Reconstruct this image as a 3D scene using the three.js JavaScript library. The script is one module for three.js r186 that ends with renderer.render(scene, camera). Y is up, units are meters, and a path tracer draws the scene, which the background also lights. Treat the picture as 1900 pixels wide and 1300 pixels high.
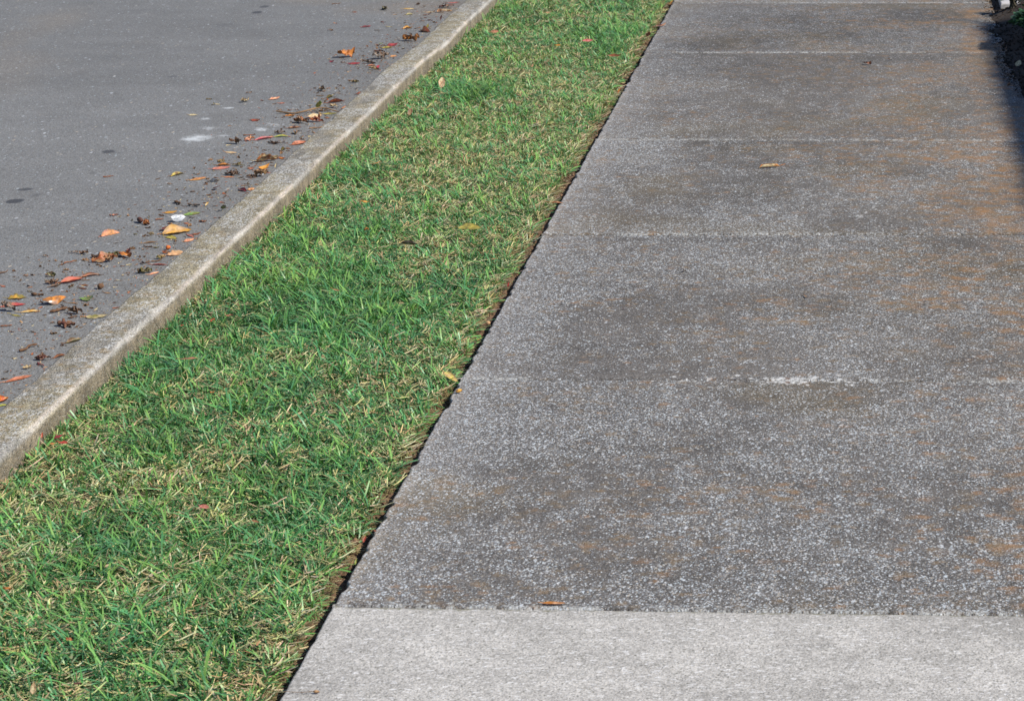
import * as THREE from 'three';
import { Sky } from 'three/addons/objects/Sky.js';
import { mergeGeometries } from 'three/addons/utils/BufferGeometryUtils.js';

// ---------------------------------------------------------------- camera, sky, sun, exposure
const scene = new THREE.Scene();
const PITCH = Math.atan(1318 / 4750), EYE = 1.753 * Math.cos(PITCH);
const camera = new THREE.PerspectiveCamera(2 * Math.atan(650 / 4750) * 180 / Math.PI, 1900 / 1300, 0.1, 1500);
camera.position.set(0, EYE, 0);
camera.rotation.set(-PITCH, 0, 0);
camera.setViewOffset(1900, 1300, -677, 0, 1900, 1300);   // the photograph is the left part of a wider view
camera.focus = 6.6; camera.userData.fStop = 20;
camera.updateProjectionMatrix();
scene.add(camera);

const sunDir = new THREE.Vector3(0.70, 0.68, 0.24).normalize();
const sky = new Sky();
sky.name = 'sky'; sky.userData.kind = 'structure';
sky.scale.setScalar(1200);
Object.assign(sky.material.uniforms, {});
sky.material.uniforms.sunPosition.value.copy(sunDir);
sky.material.uniforms.turbidity.value = 4;
sky.material.uniforms.rayleigh.value = 1.2;
sky.material.uniforms.mieCoefficient.value = 0.004;
scene.add(sky);
scene.environmentIntensity = 0.11;
const sun = new THREE.DirectionalLight(new THREE.Color(1, 0.925, 0.8), 4.4);
sun.position.copy(sunDir).multiplyScalar(30).add(new THREE.Vector3(-1, 0, -8));
sun.target.position.set(-1, 0, -8);
sun.shadow.radius = 2.2;
sun.castShadow = true;
sun.shadow.mapSize.set(4096, 4096);
Object.assign(sun.shadow.camera, { left: -8, right: 8, top: 8, bottom: -8, near: 1, far: 60 });
scene.add(sun, sun.target);
const renderer = new THREE.WebGLRenderer({ antialias: true });
renderer.toneMapping = THREE.LinearToneMapping;
renderer.toneMappingExposure = 1.3;
renderer.shadowMap.enabled = true;
renderer.setSize(1024, 700);

// ---------------------------------------------------------------- helpers
let seed = 12345;
function rnd() { seed = (seed + 0x6D2B79F5) | 0; let t = Math.imul(seed ^ (seed >>> 15), 1 | seed); t = (t + Math.imul(t ^ (t >>> 7), 61 | t)) ^ t; return ((t ^ (t >>> 14)) >>> 0) / 4294967296; }
const rr = (a, b) => a + (b - a) * rnd();
const gauss = () => (rnd() + rnd() + rnd() + rnd() - 2) * 1.2;
const clamp = (x, a = 0, b = 1) => Math.min(b, Math.max(a, x));
const sstep = (a, b, x) => { const t = clamp((x - a) / (b - a)); return t * t * (3 - 2 * t); };
const lerp = (a, b, t) => a + (b - a) * t;
const TAB = new Float32Array(65536); for (let i = 0; i < 65536; i++) TAB[i] = rnd();
function vn(x, y) {          // value noise, 0..1
  const ix = Math.floor(x), iy = Math.floor(y); let fx = x - ix, fy = y - iy;
  fx = fx * fx * (3 - 2 * fx); fy = fy * fy * (3 - 2 * fy);
  const a = ix & 255, b = (ix + 1) & 255, c = (iy & 255) << 8, d = ((iy + 1) & 255) << 8;
  const p = TAB[a + c], q = TAB[b + c], r = TAB[a + d], s = TAB[b + d];
  return p + (q - p) * fx + (r - p + (p - q - r + s) * fx) * fy;
}
const fbm = (x, y, n = 4) => { let s = 0, a = 0.5, t = 0; for (let i = 0; i < n; i++) { s += a * vn(x, y); t += a; x = x * 2.03 + 17.3; y = y * 2.03 + 9.1; a *= 0.5; } return s / t; };
const toS = (v) => { v = clamp(v); return 255 * (v <= 0.0031308 ? v * 12.92 : 1.055 * Math.pow(v, 1 / 2.4) - 0.055); };
const used = {};
function numbered(n) { used[n] = (used[n] || 0) + 1; return used[n] === 1 ? n : n + '_' + String(used[n] - 1).padStart(3, '0'); }
function mesh(name, g, m, parent) {
  const o = new THREE.Mesh(g, m); o.name = name; o.castShadow = o.receiveShadow = true; if (parent) parent.add(o); return o;
}
function group(name, kind) { const g = new THREE.Group(); g.name = numbered(name); if (kind) g.userData.kind = kind; scene.add(g); return g; }
// a picture of a surface's own colour, kept as linear values until the end
class Paint {
  constructor(w, h, mw, mh) { this.w = w; this.h = h; this.mw = mw; this.mh = mh; this.p = new Float32Array(w * h * 3); }
  fill(f) { const c = [0, 0, 0]; let k = 0; for (let j = 0; j < this.h; j++) { const y = (j + 0.5) / this.h * this.mh; for (let i = 0; i < this.w; i++) { f((i + 0.5) / this.w * this.mw, y, c); this.p[k++] = c[0]; this.p[k++] = c[1]; this.p[k++] = c[2]; } } }
  // a soft-edged blot of half sizes a and b (metres), its outline roughened
  blot(x, y, a, b, c, s, rough = 0, soft = 0.35, rot = 0) {
    const R = Math.max(a, b) * 1.4, W = this.w / this.mw, Hh = this.h / this.mh, cr = Math.cos(rot), sr = Math.sin(rot), ph = x * 37 + y * 91;
    for (let j = Math.max(0, Math.floor((y - R) * Hh)); j <= Math.min(this.h - 1, (y + R) * Hh); j++) for (let i = Math.max(0, Math.floor((x - R) * W)); i <= Math.min(this.w - 1, (x + R) * W); i++) {
      const dx = (i + 0.5) / W - x, dy = (j + 0.5) / Hh - y, u = (dx * cr + dy * sr) / a, v = (-dx * sr + dy * cr) / b;
      let r = Math.sqrt(u * u + v * v);
      if (rough) r += rough * (fbm(u * 2.2 + ph, v * 2.2 - ph, 3) - 0.5) * 2;
      const t = s * (1 - sstep(1 - soft, 1 + soft * 0.4, r)); if (t <= 0) continue;
      const k = (j * this.w + i) * 3; for (let q = 0; q < 3; q++) this.p[k + q] += (c[q] - this.p[k + q]) * t;
    }
  }
  texture(mirror) {
    const d = new Uint8Array(this.w * this.h * 4);
    for (let i = 0, n = this.w * this.h; i < n; i++) { d[i * 4] = toS(this.p[i * 3]); d[i * 4 + 1] = toS(this.p[i * 3 + 1]); d[i * 4 + 2] = toS(this.p[i * 3 + 2]); d[i * 4 + 3] = 255; }
    const t = new THREE.DataTexture(d, this.w, this.h); t.colorSpace = THREE.SRGBColorSpace; t.magFilter = t.minFilter = THREE.LinearFilter;
    t.wrapS = t.wrapT = mirror ? THREE.MirroredRepeatWrapping : THREE.ClampToEdgeWrapping; t.needsUpdate = true; this.p = null; return t;
  }
}
// relief of gritty stone, 1 m square, tiling
const GRIT = (() => {
  const n = 1024, h = new Float32Array(n * n).fill(0.5), d = new Uint8Array(n * n * 4);
  for (let k = 0; k < 60000; k++) { const x = rnd() * n, y = rnd() * n, r = rr(0.8, 3), v = rr(-0.4, 0.45); for (let j = -4; j <= 4; j++) for (let i = -4; i <= 4; i++) { const q = Math.hypot(i, j) / r; if (q < 1) { const a = ((Math.floor(y) + j + n) % n) * n + (Math.floor(x) + i + n) % n; h[a] = lerp(h[a], 0.5 + v, 1 - q * q); } } }
  for (let i = 0; i < n * n; i++) { const v = 255 * clamp(h[i] + rr(-0.06, 0.06)); d[i * 4] = d[i * 4 + 1] = d[i * 4 + 2] = v; d[i * 4 + 3] = 255; }
  const t = new THREE.DataTexture(d, n, n); t.magFilter = t.minFilter = THREE.LinearFilter; t.wrapS = t.wrapT = THREE.RepeatWrapping; t.needsUpdate = true; return t;
})();
function gritFor(ru, rv) { const t = GRIT.clone(); t.repeat.set(ru, rv); t.needsUpdate = true; return t; }

// ---------------------------------------------------------------- ground and road
const groundMat = new THREE.MeshStandardMaterial({ color: new THREE.Color().setRGB(0.11, 0.085, 0.06), roughness: 1 });
{
  const g = new THREE.PlaneGeometry(900, 900).rotateX(-Math.PI / 2); g.translate(0, -0.25, 0);
  mesh('ground', g, groundMat, scene).userData.kind = 'structure';
}
const ROAD = -0.115;
{
  const X0 = -5.4, D0 = 5.4, MW = 3.6, MH = 8.2;
  const P = new Paint(2048, 2048, MW, MH);
  P.fill((x, d, c) => {
    const big = fbm(x * 0.9 + 3, d * 0.7, 3), mid = fbm(x * 7, d * 5, 3), fine = vn(x * 420, d * 260), streak = fbm(x * 1.6 + 40, d * 6, 3);
    const far = sstep(3.5, 7.5, d);
    const v = 0.172 * (0.74 + 0.2 * big + 0.2 * mid + 0.2 * streak) * (0.55 + 0.9 * fine) * (1 - 0.1 * far);
    const warm = far * sstep(0.5, 0.75, fbm(x * 1.3 + 9, d * 0.9 + 4, 3)) * 0.14;
    c[0] = v * (0.99 + warm); c[1] = v * (0.99 + warm * 0.25); c[2] = v * (0.97 - warm * 0.5);
  });
  const dots = (n, lo, hi, cols, s) => { for (let k = 0; k < n; k++) { const r = rr(lo, hi), c = cols[Math.floor(rnd() * cols.length)]; P.blot(rnd() * MW, rnd() * MH, r, r * rr(1.2, 2.6), c, s * rr(0.5, 1), 0, 0.5); } };
  dots(110000, 0.0011, 0.0024, [[0.075, 0.073, 0.075], [0.05, 0.05, 0.052], [0.09, 0.075, 0.065]], 0.9);
  dots(90000, 0.0011, 0.0026, [[0.26, 0.27, 0.29], [0.22, 0.22, 0.24], [0.27, 0.25, 0.22], [0.21, 0.25, 0.28]], 0.8);
  dots(11000, 0.0012, 0.003, [[0.55, 0.6, 0.64], [0.5, 0.5, 0.5], [0.45, 0.55, 0.6]], 0.85);
  dots(2600, 0.0025, 0.006, [[0.55, 0.58, 0.62], [0.5, 0.43, 0.33], [0.4, 0.45, 0.47]], 0.7);
  // oil drips, then pale scuffs, at their places on the road
  const at = (X, d, a, b, c, s, rough, soft, rot) => P.blot(X - X0, d - D0, a, b, c, s, rough, soft, rot);
  const oil = [0.045, 0.046, 0.052];
  at(-2.815, 9.225, 0.024, 0.036, oil, 0.85, 0.35, 0.3); at(-2.78, 9.2, 0.02, 0.02, oil, 0.25, 0.5, 0.6);
  at(-2.907, 8.557, 0.027, 0.03, oil, 0.8, 0.3, 0.4); at(-2.881, 8.366, 0.031, 0.036, oil, 0.95, 0.25, 0.3); at(-2.84, 8.46, 0.02, 0.03, oil, 0.4, 0.4, 0.7);
  at(-3.131, 13.07, 0.024, 0.05, oil, 0.8, 0.2, 0.4); at(-3.121, 12.86, 0.027, 0.05, oil, 0.9, 0.2, 0.4); at(-3.179, 12.42, 0.045, 0.08, oil, 0.25, 0.4, 0.8); at(-3.021, 10.9, 0.024, 0.03, oil, 0.5, 0.4, 0.7);
  at(-2.76, 8.83, 0.014, 0.02, oil, 0.4, 0.4, 0.6);
  for (let k = 0; k < 26; k++) at(rr(-5, -2.2), rr(6, 13.3), rr(0.02, 0.09), rr(0.03, 0.1), [0.11, 0.105, 0.1], rr(0.12, 0.4), 0.6, 0.9);
  const chalk = [0.62, 0.65, 0.67];
  at(-2.567, 9.47, 0.04, 0.055, chalk, 0.75, 0.9, 0.9, 0.3); at(-2.55, 9.5, 0.05, 0.06, chalk, 0.4, 0.8, 1, 0.4);
  at(-2.629, 9.893, 0.02, 0.025, chalk, 0.5, 0.7, 0.8); at(-2.564, 9.68, 0.024, 0.04, chalk, 0.4, 0.8, 1, 0.5); at(-2.473, 9.532, 0.024, 0.02, chalk, 0.35, 0.8, 0.9);
  at(-2.36, 9.67, 0.022, 0.04, chalk, 0.65, 0.7, 0.9, 0.4); at(-2.33, 9.76, 0.02, 0.05, chalk, 0.35, 0.8, 1, 0.5); at(-2.597, 10.133, 0.022, 0.02, chalk, 0.6, 0.6, 0.7);
  const map = P.texture(true);
  const m = new THREE.MeshStandardMaterial({ map, roughness: 0.78, bumpMap: gritFor(3.6 / 1.0, 8.2 / 1.0), bumpScale: 0.0022 });
  const W = 9, g = new THREE.PlaneGeometry(W, 60, 1, 1).rotateX(-Math.PI / 2);
  g.translate(-1.93 - W / 2, ROAD, -24);
  const p = g.attributes.position, uv = g.attributes.uv;
  for (let i = 0; i < p.count; i++) uv.setXY(i, (p.getX(i) - X0) / MW, (-p.getZ(i) - D0) / MH);
  mesh('road', g, m, scene).userData.kind = 'structure';
}

// ---------------------------------------------------------------- kerb
{
  // cross-section from the road side over the top to the grass side: x, y, and how far the point may wander
  const prof = [[-1.956, -0.16], [-1.955, -0.06], [-1.954, 0.02], [-1.952, 0.034], [-1.947, 0.042], [-1.938, 0.046], [-1.9, 0.047], [-1.86, 0.047], [-1.845, 0.0465], [-1.838, 0.0448], [-1.8335, 0.041], [-1.8315, 0.035], [-1.831, 0.016], [-1.83, -0.02], [-1.829, -0.1]];
  const len = [0]; for (let i = 1; i < prof.length; i++) len.push(len[i - 1] + Math.hypot(prof[i][0] - prof[i - 1][0], prof[i][1] - prof[i - 1][1]));
  const PER = len[len.length - 1], D0 = 2.6, D1 = 15.4, N = 640, pos = [], uvs = [], idx = [];
  for (let j = 0; j <= N; j++) {
    const d = lerp(D0, D1, j / N);
    const sway = 0.007 * (fbm(d * 0.8, 5, 3) - 0.5) * 2 + 0.011 * Math.exp(-Math.pow((d - 10.75) / 0.33, 2)) * 1 - 0.006 * Math.exp(-Math.pow((d - 9.9) / 0.3, 2));
    const rise = 0.004 * (fbm(d * 1.1, 25, 3) - 0.5) * 2 + 0.006 * Math.exp(-Math.pow((d - 10.4) / 0.4, 2));
    for (let i = 0; i < prof.length; i++) {
      const edge = i >= 8 && i <= 11 ? 1 : i >= 3 && i <= 5 ? 0.6 : 0.3;
      const r = edge * (0.007 * (fbm(d * 22, i * 0.7 + 60, 3) - 0.5) + 0.008 * -sstep(0.66, 0.76, vn(d * 11, i * 0.3 + 80)) * (i > 7 ? 1 : 0.4));
      pos.push(prof[i][0] + sway + (i > 7 ? r : -r), prof[i][1] + rise + (i > 2 && i < 12 ? r : 0), -d); uvs.push(len[i] / PER, (d - D0) / 6.4);
    }
  }
  const n = prof.length;
  for (let j = 0; j < N; j++) for (let i = 0; i < n - 1; i++) { const a = j * n + i; idx.push(a, a + 1, a + n, a + 1, a + n + 1, a + n); }
  const g = new THREE.BufferGeometry(); g.setAttribute('position', new THREE.Float32BufferAttribute(pos, 3)); g.setAttribute('uv', new THREE.Float32BufferAttribute(uvs, 2)); g.setIndex(idx); g.computeVertexNormals();
  const P = new Paint(512, 2048, PER, 6.4), T0 = len[4], T1 = len[8], T2 = len[11], T3 = len[13];
  P.fill((s, d, c) => {
    const fine = vn(s * 330, d * 300), mid = fbm(s * 30, d * 14, 4), big = fbm(s * 6, d * 1.6, 3), across = fbm(s * 16, d * 110, 3);
    const onEdge = Math.exp(-Math.pow((s - (T1 + T2) / 2) / 0.0085, 2)), face = sstep(T2 - 0.01, T2 + 0.012, s), roadEdge = Math.exp(-Math.pow((s - T0) / 0.011, 2));
    let v = 0.275 * (0.25 + 0.75 * mid + 0.25 * big + 0.4 * across) * (0.5 + 1.0 * fine);
    const drip = fbm(s * 9, d * 46 + 5, 3);
    const vf = 0.2 * (0.3 + 1.1 * drip + 0.3 * mid) * (0.8 + 0.4 * fine) * (1 - 0.25 * sstep(T2 + 0.02, T3 + 0.015, s));
    v = lerp(v, vf, face);
    v = lerp(v, 0.46 * (0.55 + 0.8 * mid) * (0.75 + 0.5 * fine), clamp(onEdge * 3.2 * (fbm(s * 20, d * 9 + 3, 4) - 0.22))); v = lerp(v, 0.34 * (0.75 + 0.5 * fine), roadEdge * 0.5);
    const ft = face * (1 - 0.8 * clamp(onEdge)), tint = sstep(0.4, 0.65, fbm(s * 12 + 7, d * 5, 3)); c[0] = v * lerp(1.06 + 0.08 * tint, 1.16, ft); c[1] = v * lerp(0.99, 0.93, ft); c[2] = v * lerp(lerp(0.86 - 0.2 * tint, 0.62, ft), 0.9, clamp(onEdge) * 0.8);
  });
  for (let k = 0; k < 15000; k++) { const s = rr(T0, T1), d = rnd() * 6.4, r = rr(0.0012, 0.0036); if (vn(s * 30, d * 8) + vn(s * 11 + 50, d * 30) < 0.85) continue; P.blot(s, d, r, r * rr(1, 2), [0.6, 0.6, 0.58], rr(0.4, 0.95), 0, 0.5); }
  for (let k = 0; k < 1800; k++) { const s = rr(T0, T1), d = rnd() * 6.4, r = rr(0.004, 0.014), near = 1 - sstep(2, 5.5, d); P.blot(s, d, r, r * rr(0.7, 1.4), rnd() < 0.5 ? [0.31, 0.21, 0.09] : [0.2, 0.165, 0.09], rr(0.2, 0.65) * (0.45 + 0.7 * near), 0.7, 0.8); }
  for (let k = 0; k < 160; k++) { const s = rr(T0, T1), d = rnd() * 6.4, r = rr(0.003, 0.009); P.blot(s, d, r * 1.2, r, [0.5, 0.5, 0.48], rr(0.2, 0.7), 0.7, 0.6); }
  for (let k = 0; k < 42000; k++) { const s = rr(T0 - 0.03, PER), d = rnd() * 6.4, r = rr(0.0009, 0.0022); P.blot(s, d, r, r * rr(1.4, 2.8), [0.09, 0.08, 0.062], rr(0.25, 0.75) * (s > T1 && s < T2 ? 0.5 : 1), 0, 0.5); }
  for (let k = 0; k < 30000; k++) { const s = rr(T0 - 0.03, PER), d = rnd() * 6.4, r = rr(0.0009, 0.002); P.blot(s, d, r, r * rr(1.4, 2.8), rnd() < 0.3 ? [0.55, 0.53, 0.48] : [0.36, 0.33, 0.27], rr(0.25, 0.8) * (s > T2 ? 0.5 : 1), 0, 0.5); }
  const m = new THREE.MeshStandardMaterial({ map: P.texture(true), roughness: 0.92, bumpMap: gritFor(PER / 0.7, 6.4 / 0.7), bumpScale: 0.006 });
  mesh('kerb', g, m, scene).userData.kind = 'structure';
}

// ---------------------------------------------------------------- pavement of separate slabs
const pavement = group('pavement', 'structure');
const XL = -0.99, XR = 0.566;
// near and far joint of each slab: distance at the grass edge, distance at the planted edge
const JOINTS = [[1.35, 1.3], [2.85, 2.8], [4.353, 4.297], [5.839, 5.81], [7.366, 7.374], [8.863, 8.838], [10.827, 10.827], [12.371, 12.371], [13.9, 13.9], [15.4, 15.4]];
const lichen = [[0.27, 0.145, 0.06], [0.2, 0.13, 0.062], [0.17, 0.125, 0.075]];
for (let k = 0; k < JOINTS.length - 1; k++) {
  const [a0, a1] = JOINTS[k], [b0, b1] = JOINTS[k + 1], GAP = 0.0018, fresh = k < 2;
  const D0 = Math.min(a0, a1) - 0.005, D1 = Math.max(b0, b1) + 0.005, W = XR - XL, Hm = D1 - D0;
  // outline, going round: near edge, planted edge, far edge, grass edge
  const out = [], push = (x, d, nx, nd) => out.push([x, d, nx, nd]);
  const N = 70, M = 46;
  for (let i = 0; i < N; i++) { const t = i / N, x = lerp(XL, XR, t), d = lerp(a0, a1, t) + GAP + 0.0022 * (fbm(x * 40, k * 7 + 1, 3) - 0.5); push(x, d, 0, -1); }
  for (let i = 0; i < M; i++) { const t = i / M; push(XR + 0.004 * (fbm(t * 30, k + 50, 3) - 0.5), lerp(a1, b1, t) + (i ? 0 : GAP), 1, 0); }
  for (let i = 0; i < N; i++) { const t = 1 - i / N, x = lerp(XL, XR, t), d = lerp(b0, b1, t) - GAP + 0.0022 * (fbm(x * 40, k * 7 + 4, 3) - 0.5); push(x, d, 0, 1); }
  for (let i = 0; i < 3 * M; i++) { const t = 1 - i / (3 * M), d = lerp(a0, b0, t); const chip = -sstep(0.66, 0.85, vn(d * 26, 70)) * 0.006; push(XL + (0.0075 * (fbm(d * 30, 91, 4) - 0.5) - chip + 0.004 * (fbm(d * 2.5, 20, 2) - 0.5)) * (fresh ? 0.35 : 1), d, -1, 0); }
  const n = out.length, pos = [], uv = [], idx = [];
  const lift = [0, 0.001, 0, -0.001, 0.0006, -0.0008, 0, 0, 0][k];
  const rings = [[0, -0.11], [0, -0.0055], [0.002, -0.0022], [0.0065, 0]];
  for (const [ins, y] of rings) for (const [x, d, nx, nd] of out) { const X = x - nx * ins, D = d - nd * ins; pos.push(X, y + lift, -D); uv.push((X - XL) / W, (D - D0) / Hm); }
  for (let r = 0; r < rings.length - 1; r++) for (let i = 0; i < n; i++) { const a = r * n + i, b = r * n + (i + 1) % n; idx.push(a, b, a + n, b, b + n, a + n); }
  const top = (rings.length - 1) * n, pts = []; for (let i = 0; i < n; i++) pts.push(new THREE.Vector2(pos[(top + i) * 3], -pos[(top + i) * 3 + 2]));
  for (const f of THREE.ShapeUtils.triangulateShape(pts, [])) idx.push(top + f[0], top + f[1], top + f[2]);
  let g = new THREE.BufferGeometry(); g.setAttribute('position', new THREE.Float32BufferAttribute(pos, 3)); g.setAttribute('uv', new THREE.Float32BufferAttribute(uv, 2)); g.setIndex(idx);
  g.computeVertexNormals(); { const na = g.attributes.normal; for (let i = top; i < top + n; i++) na.setXYZ(i, 0, 1, 0); }
  const seen = k >= 1 && k <= 7, RX = seen ? (k < 4 ? 1536 : 1024) : 256, P = new Paint(RX, RX, W, Hm);
  const o1 = k * 13.7, o2 = k * 5.3;
  if (fresh) P.fill((x, y, c) => {
    const fine = vn(x * 340, y * 300 + o1), grain = vn(x * 150, y * 230), broom = fbm(x * 5 + o1, y * 95, 3), mid = fbm(x * 6 + o1, y * 6, 4), blot = fbm(x * 18 + 3, y * 22 + o1, 3);
    let v = 0.455 * (0.56 + 0.24 * mid + 0.36 * blot + 0.14 * broom) * (0.6 + 0.55 * fine + 0.25 * grain);
    v *= 1 - 0.3 * sstep(0.58, 0.8, fbm(x * 3.1 + 20, y * 3.4 + 7, 3)) * sstep(0.25, 0.65, blot);
    c[0] = v * 1.0; c[1] = v * 0.955; c[2] = v * 0.89;
  });
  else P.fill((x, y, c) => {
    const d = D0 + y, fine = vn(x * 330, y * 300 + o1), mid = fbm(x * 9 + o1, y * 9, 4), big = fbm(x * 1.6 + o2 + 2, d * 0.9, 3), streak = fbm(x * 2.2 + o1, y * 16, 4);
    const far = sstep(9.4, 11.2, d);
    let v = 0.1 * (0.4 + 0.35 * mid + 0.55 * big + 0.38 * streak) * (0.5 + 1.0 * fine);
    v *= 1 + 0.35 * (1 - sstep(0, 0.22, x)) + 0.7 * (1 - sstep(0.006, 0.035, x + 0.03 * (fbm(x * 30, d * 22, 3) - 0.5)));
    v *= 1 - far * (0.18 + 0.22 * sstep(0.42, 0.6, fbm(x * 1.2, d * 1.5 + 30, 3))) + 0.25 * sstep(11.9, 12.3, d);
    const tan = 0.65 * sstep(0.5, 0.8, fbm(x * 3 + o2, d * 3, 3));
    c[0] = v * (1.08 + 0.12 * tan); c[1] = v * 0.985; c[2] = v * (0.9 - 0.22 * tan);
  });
  if (seen && !fresh) {
    const flecks = (num, lo, hi, cols, s) => { for (let q = 0; q < num; q++) { const x = rnd() * W, y = rnd() * Hm; const want = 0.3 + 0.55 * sstep(0.25, 0.75, fbm(x * 2.3 + o1, (D0 + y) * 2, 3)) + 0.45 * sstep(0.4, 0.75, fbm(x * 24, (D0 + y) * 16, 2)) + 0.35 * (1 - sstep(0, 0.3, x)) + 0.5 * (1 - sstep(0.01, 0.06, Math.min(y, Hm - y))) - 0.25 * fbm(x * 8, (D0 + y) * 8 + 60, 2); if (rnd() > want * (1 - 0.4 * sstep(9.4, 11, D0 + y))) continue; const r = rr(lo, hi), c = cols[Math.floor(rnd() * cols.length)]; P.blot(x, y, r * rr(0.8, 1.2), r * rr(1, 2.2), c, s * rr(0.45, 1), 0, 0.5, rr(-0.5, 0.5)); } };
    flecks(70000, 0.0008, 0.0017, [[0.06, 0.06, 0.062], [0.085, 0.08, 0.078]], 0.8);
    flecks(120000, 0.0008, 0.0018, [[0.32, 0.33, 0.35], [0.28, 0.27, 0.27], [0.3, 0.33, 0.36]], 0.8);
    flecks(52000, 0.0008, 0.0019, [[0.62, 0.66, 0.69], [0.66, 0.66, 0.66], [0.56, 0.63, 0.66], [0.5, 0.44, 0.36]], 0.95);
    flecks(10000, 0.0012, 0.0027, [[0.58, 0.63, 0.66], [0.45, 0.49, 0.51], [0.36, 0.36, 0.36], [0.6, 0.6, 0.58], [0.42, 0.37, 0.3]], 0.85); flecks(3200, 0.0018, 0.0036, [[0.55, 0.6, 0.64], [0.6, 0.62, 0.64]], 0.8);
    // lichen stains, thicker towards the planted side
    const rust = k >= 4 && k <= 6 ? 0.85 : k === 3 ? 0.75 : 0.8;
    for (let q = 0; q < 7500; q++) {
      const x = rnd() * W, y = rnd() * Hm, d = D0 + y; const side = Math.pow(x / W, 2.2), p = (0.42 + 0.7 * side) * rust * (0.25 + 1.3 * sstep(0.42, 0.66, fbm(x * 3.3 + o1, d * 3, 3)));
      if (rnd() > p) continue; const r = rr(0.003, 0.015) * (0.7 + 0.5 * side), c = rnd() < 0.12 + 0.6 * side ? lichen[0] : lichen[1 + Math.floor(rnd() * 2)];
      P.blot(x, y, r * rr(1, 1.8), r * rr(0.8, 1.5), c, rr(0.12, 0.62), 0.9, 0.95);
    }
    const band = (xc, wd, n2, s) => { for (let q = 0; q < n2; q++) { const x = xc + gauss() * wd, y = rnd() * Hm, d = D0 + y; if (fbm(x * 4 + 9, d * 4, 3) < 0.47) continue; const r = rr(0.008, 0.024); P.blot(x, y, r * 1.3, r * 1.4, [0.31, 0.17, 0.07], rr(0.1, 0.4) * s, 0.9, 1); } };
    if (k === 6 || k === 5) band(1.42, 0.05, 150, 0.8); if (k === 4) band(1.36, 0.1, 150, 0.8); if (k === 3) band(1.35, 0.14, 70, 0.6);
    // worn arrises along the joints
    for (let q = 0; q < 5000; q++) {
      const x = rnd() * W, nearEdge = rnd() < 0.5, y = nearEdge ? (lerp(a0, a1, x / W) - D0) + Math.abs(gauss()) * 0.018 : (lerp(b0, b1, x / W) - D0) - Math.abs(gauss()) * 0.014; const r = rr(0.0008, 0.003);
      const wear = sstep(0.3, 0.56, fbm(x * 3 + (nearEdge ? k : k + 1) * 17, 3, 3)) * sstep(0.1, 0.5, vn(x * 55, k + 3)); if (rnd() > wear) { if (rnd() < 0.12) P.blot(x, y, 0.006, 0.003, [0.05, 0.043, 0.036], 0.6, 0.6, 0.7); continue; }
      P.blot(x, y, r * 1.2, r * 1.2, [0.42, 0.42, 0.4], rr(0.2, 0.8), 0.5, 0.9);
    }
    if (k === 3 || k === 2) { const X = -0.207 - XL, D = (k === 3 ? 5.83 : 5.82) - D0, sg = k === 3 ? 1 : -1; for (let q = 0; q < 70; q++) P.blot(X + gauss() * 0.05 + (q % 3 ? 0 : rr(-0.3, 0.2)), D + sg * Math.abs(gauss()) * 0.024, rr(0.002, 0.008), rr(0.003, 0.01), [0.6, 0.6, 0.59], rr(0.2, 0.85), 0.8, 0.6); P.blot(X - 0.005, D + sg * 0.012, 0.008, 0.012, [0.16, 0.1, 0.07], 0.8, 0.6, 0.5); }
    if (k === 4) for (let q = 0; q < 40; q++) { const t = rnd(); P.blot(-0.065 + t * 0.06 - XL, 7.56 + t * 0.2 - D0, rr(0.002, 0.007), rr(0.005, 0.014), [0.42, 0.42, 0.42], rr(0.1, 0.4), 0.8, 0.9); }
    if (k === 2) P.blot(-0.39 - XL, 5.33 - D0, 0.012, 0.014, [0.06, 0.06, 0.065], 0.7, 0.5, 0.6);
  }
  if (fresh) {
    for (let q = 0; q < 45000; q++) { const r = rr(0.0008, 0.0018); P.blot(rnd() * W, rnd() * Hm, r * rr(1, 1.8), r * rr(1, 2), rnd() < 0.6 ? [0.22, 0.21, 0.19] : [0.14, 0.135, 0.11], rr(0.3, 0.85), 0, 0.5); }
    for (let q = 0; q < 9000; q++) { const r = rr(0.001, 0.003); P.blot(rnd() * W, rnd() * Hm, r * rr(1, 2.6), r, [0.7, 0.69, 0.68], rr(0.3, 0.8), 0, 0.5); }
    if (k === 1) for (let q = 0; q < 700; q++) { const x = rnd() * W; P.blot(x, lerp(b0, b1, x / W) - D0 - Math.abs(gauss()) * 0.007 - 0.002, rr(0.003, 0.009), rr(0.002, 0.005), rnd() < 0.6 ? [0.17, 0.16, 0.1] : [0.2, 0.19, 0.16], rr(0.25, 0.75), 0.5, 0.6); }
  }
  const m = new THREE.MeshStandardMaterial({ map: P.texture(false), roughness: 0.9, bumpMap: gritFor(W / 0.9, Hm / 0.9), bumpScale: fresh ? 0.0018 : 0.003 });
  mesh(k ? 'slab_' + String(k).padStart(3, '0') : 'slab', g, m, pavement);
}

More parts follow.
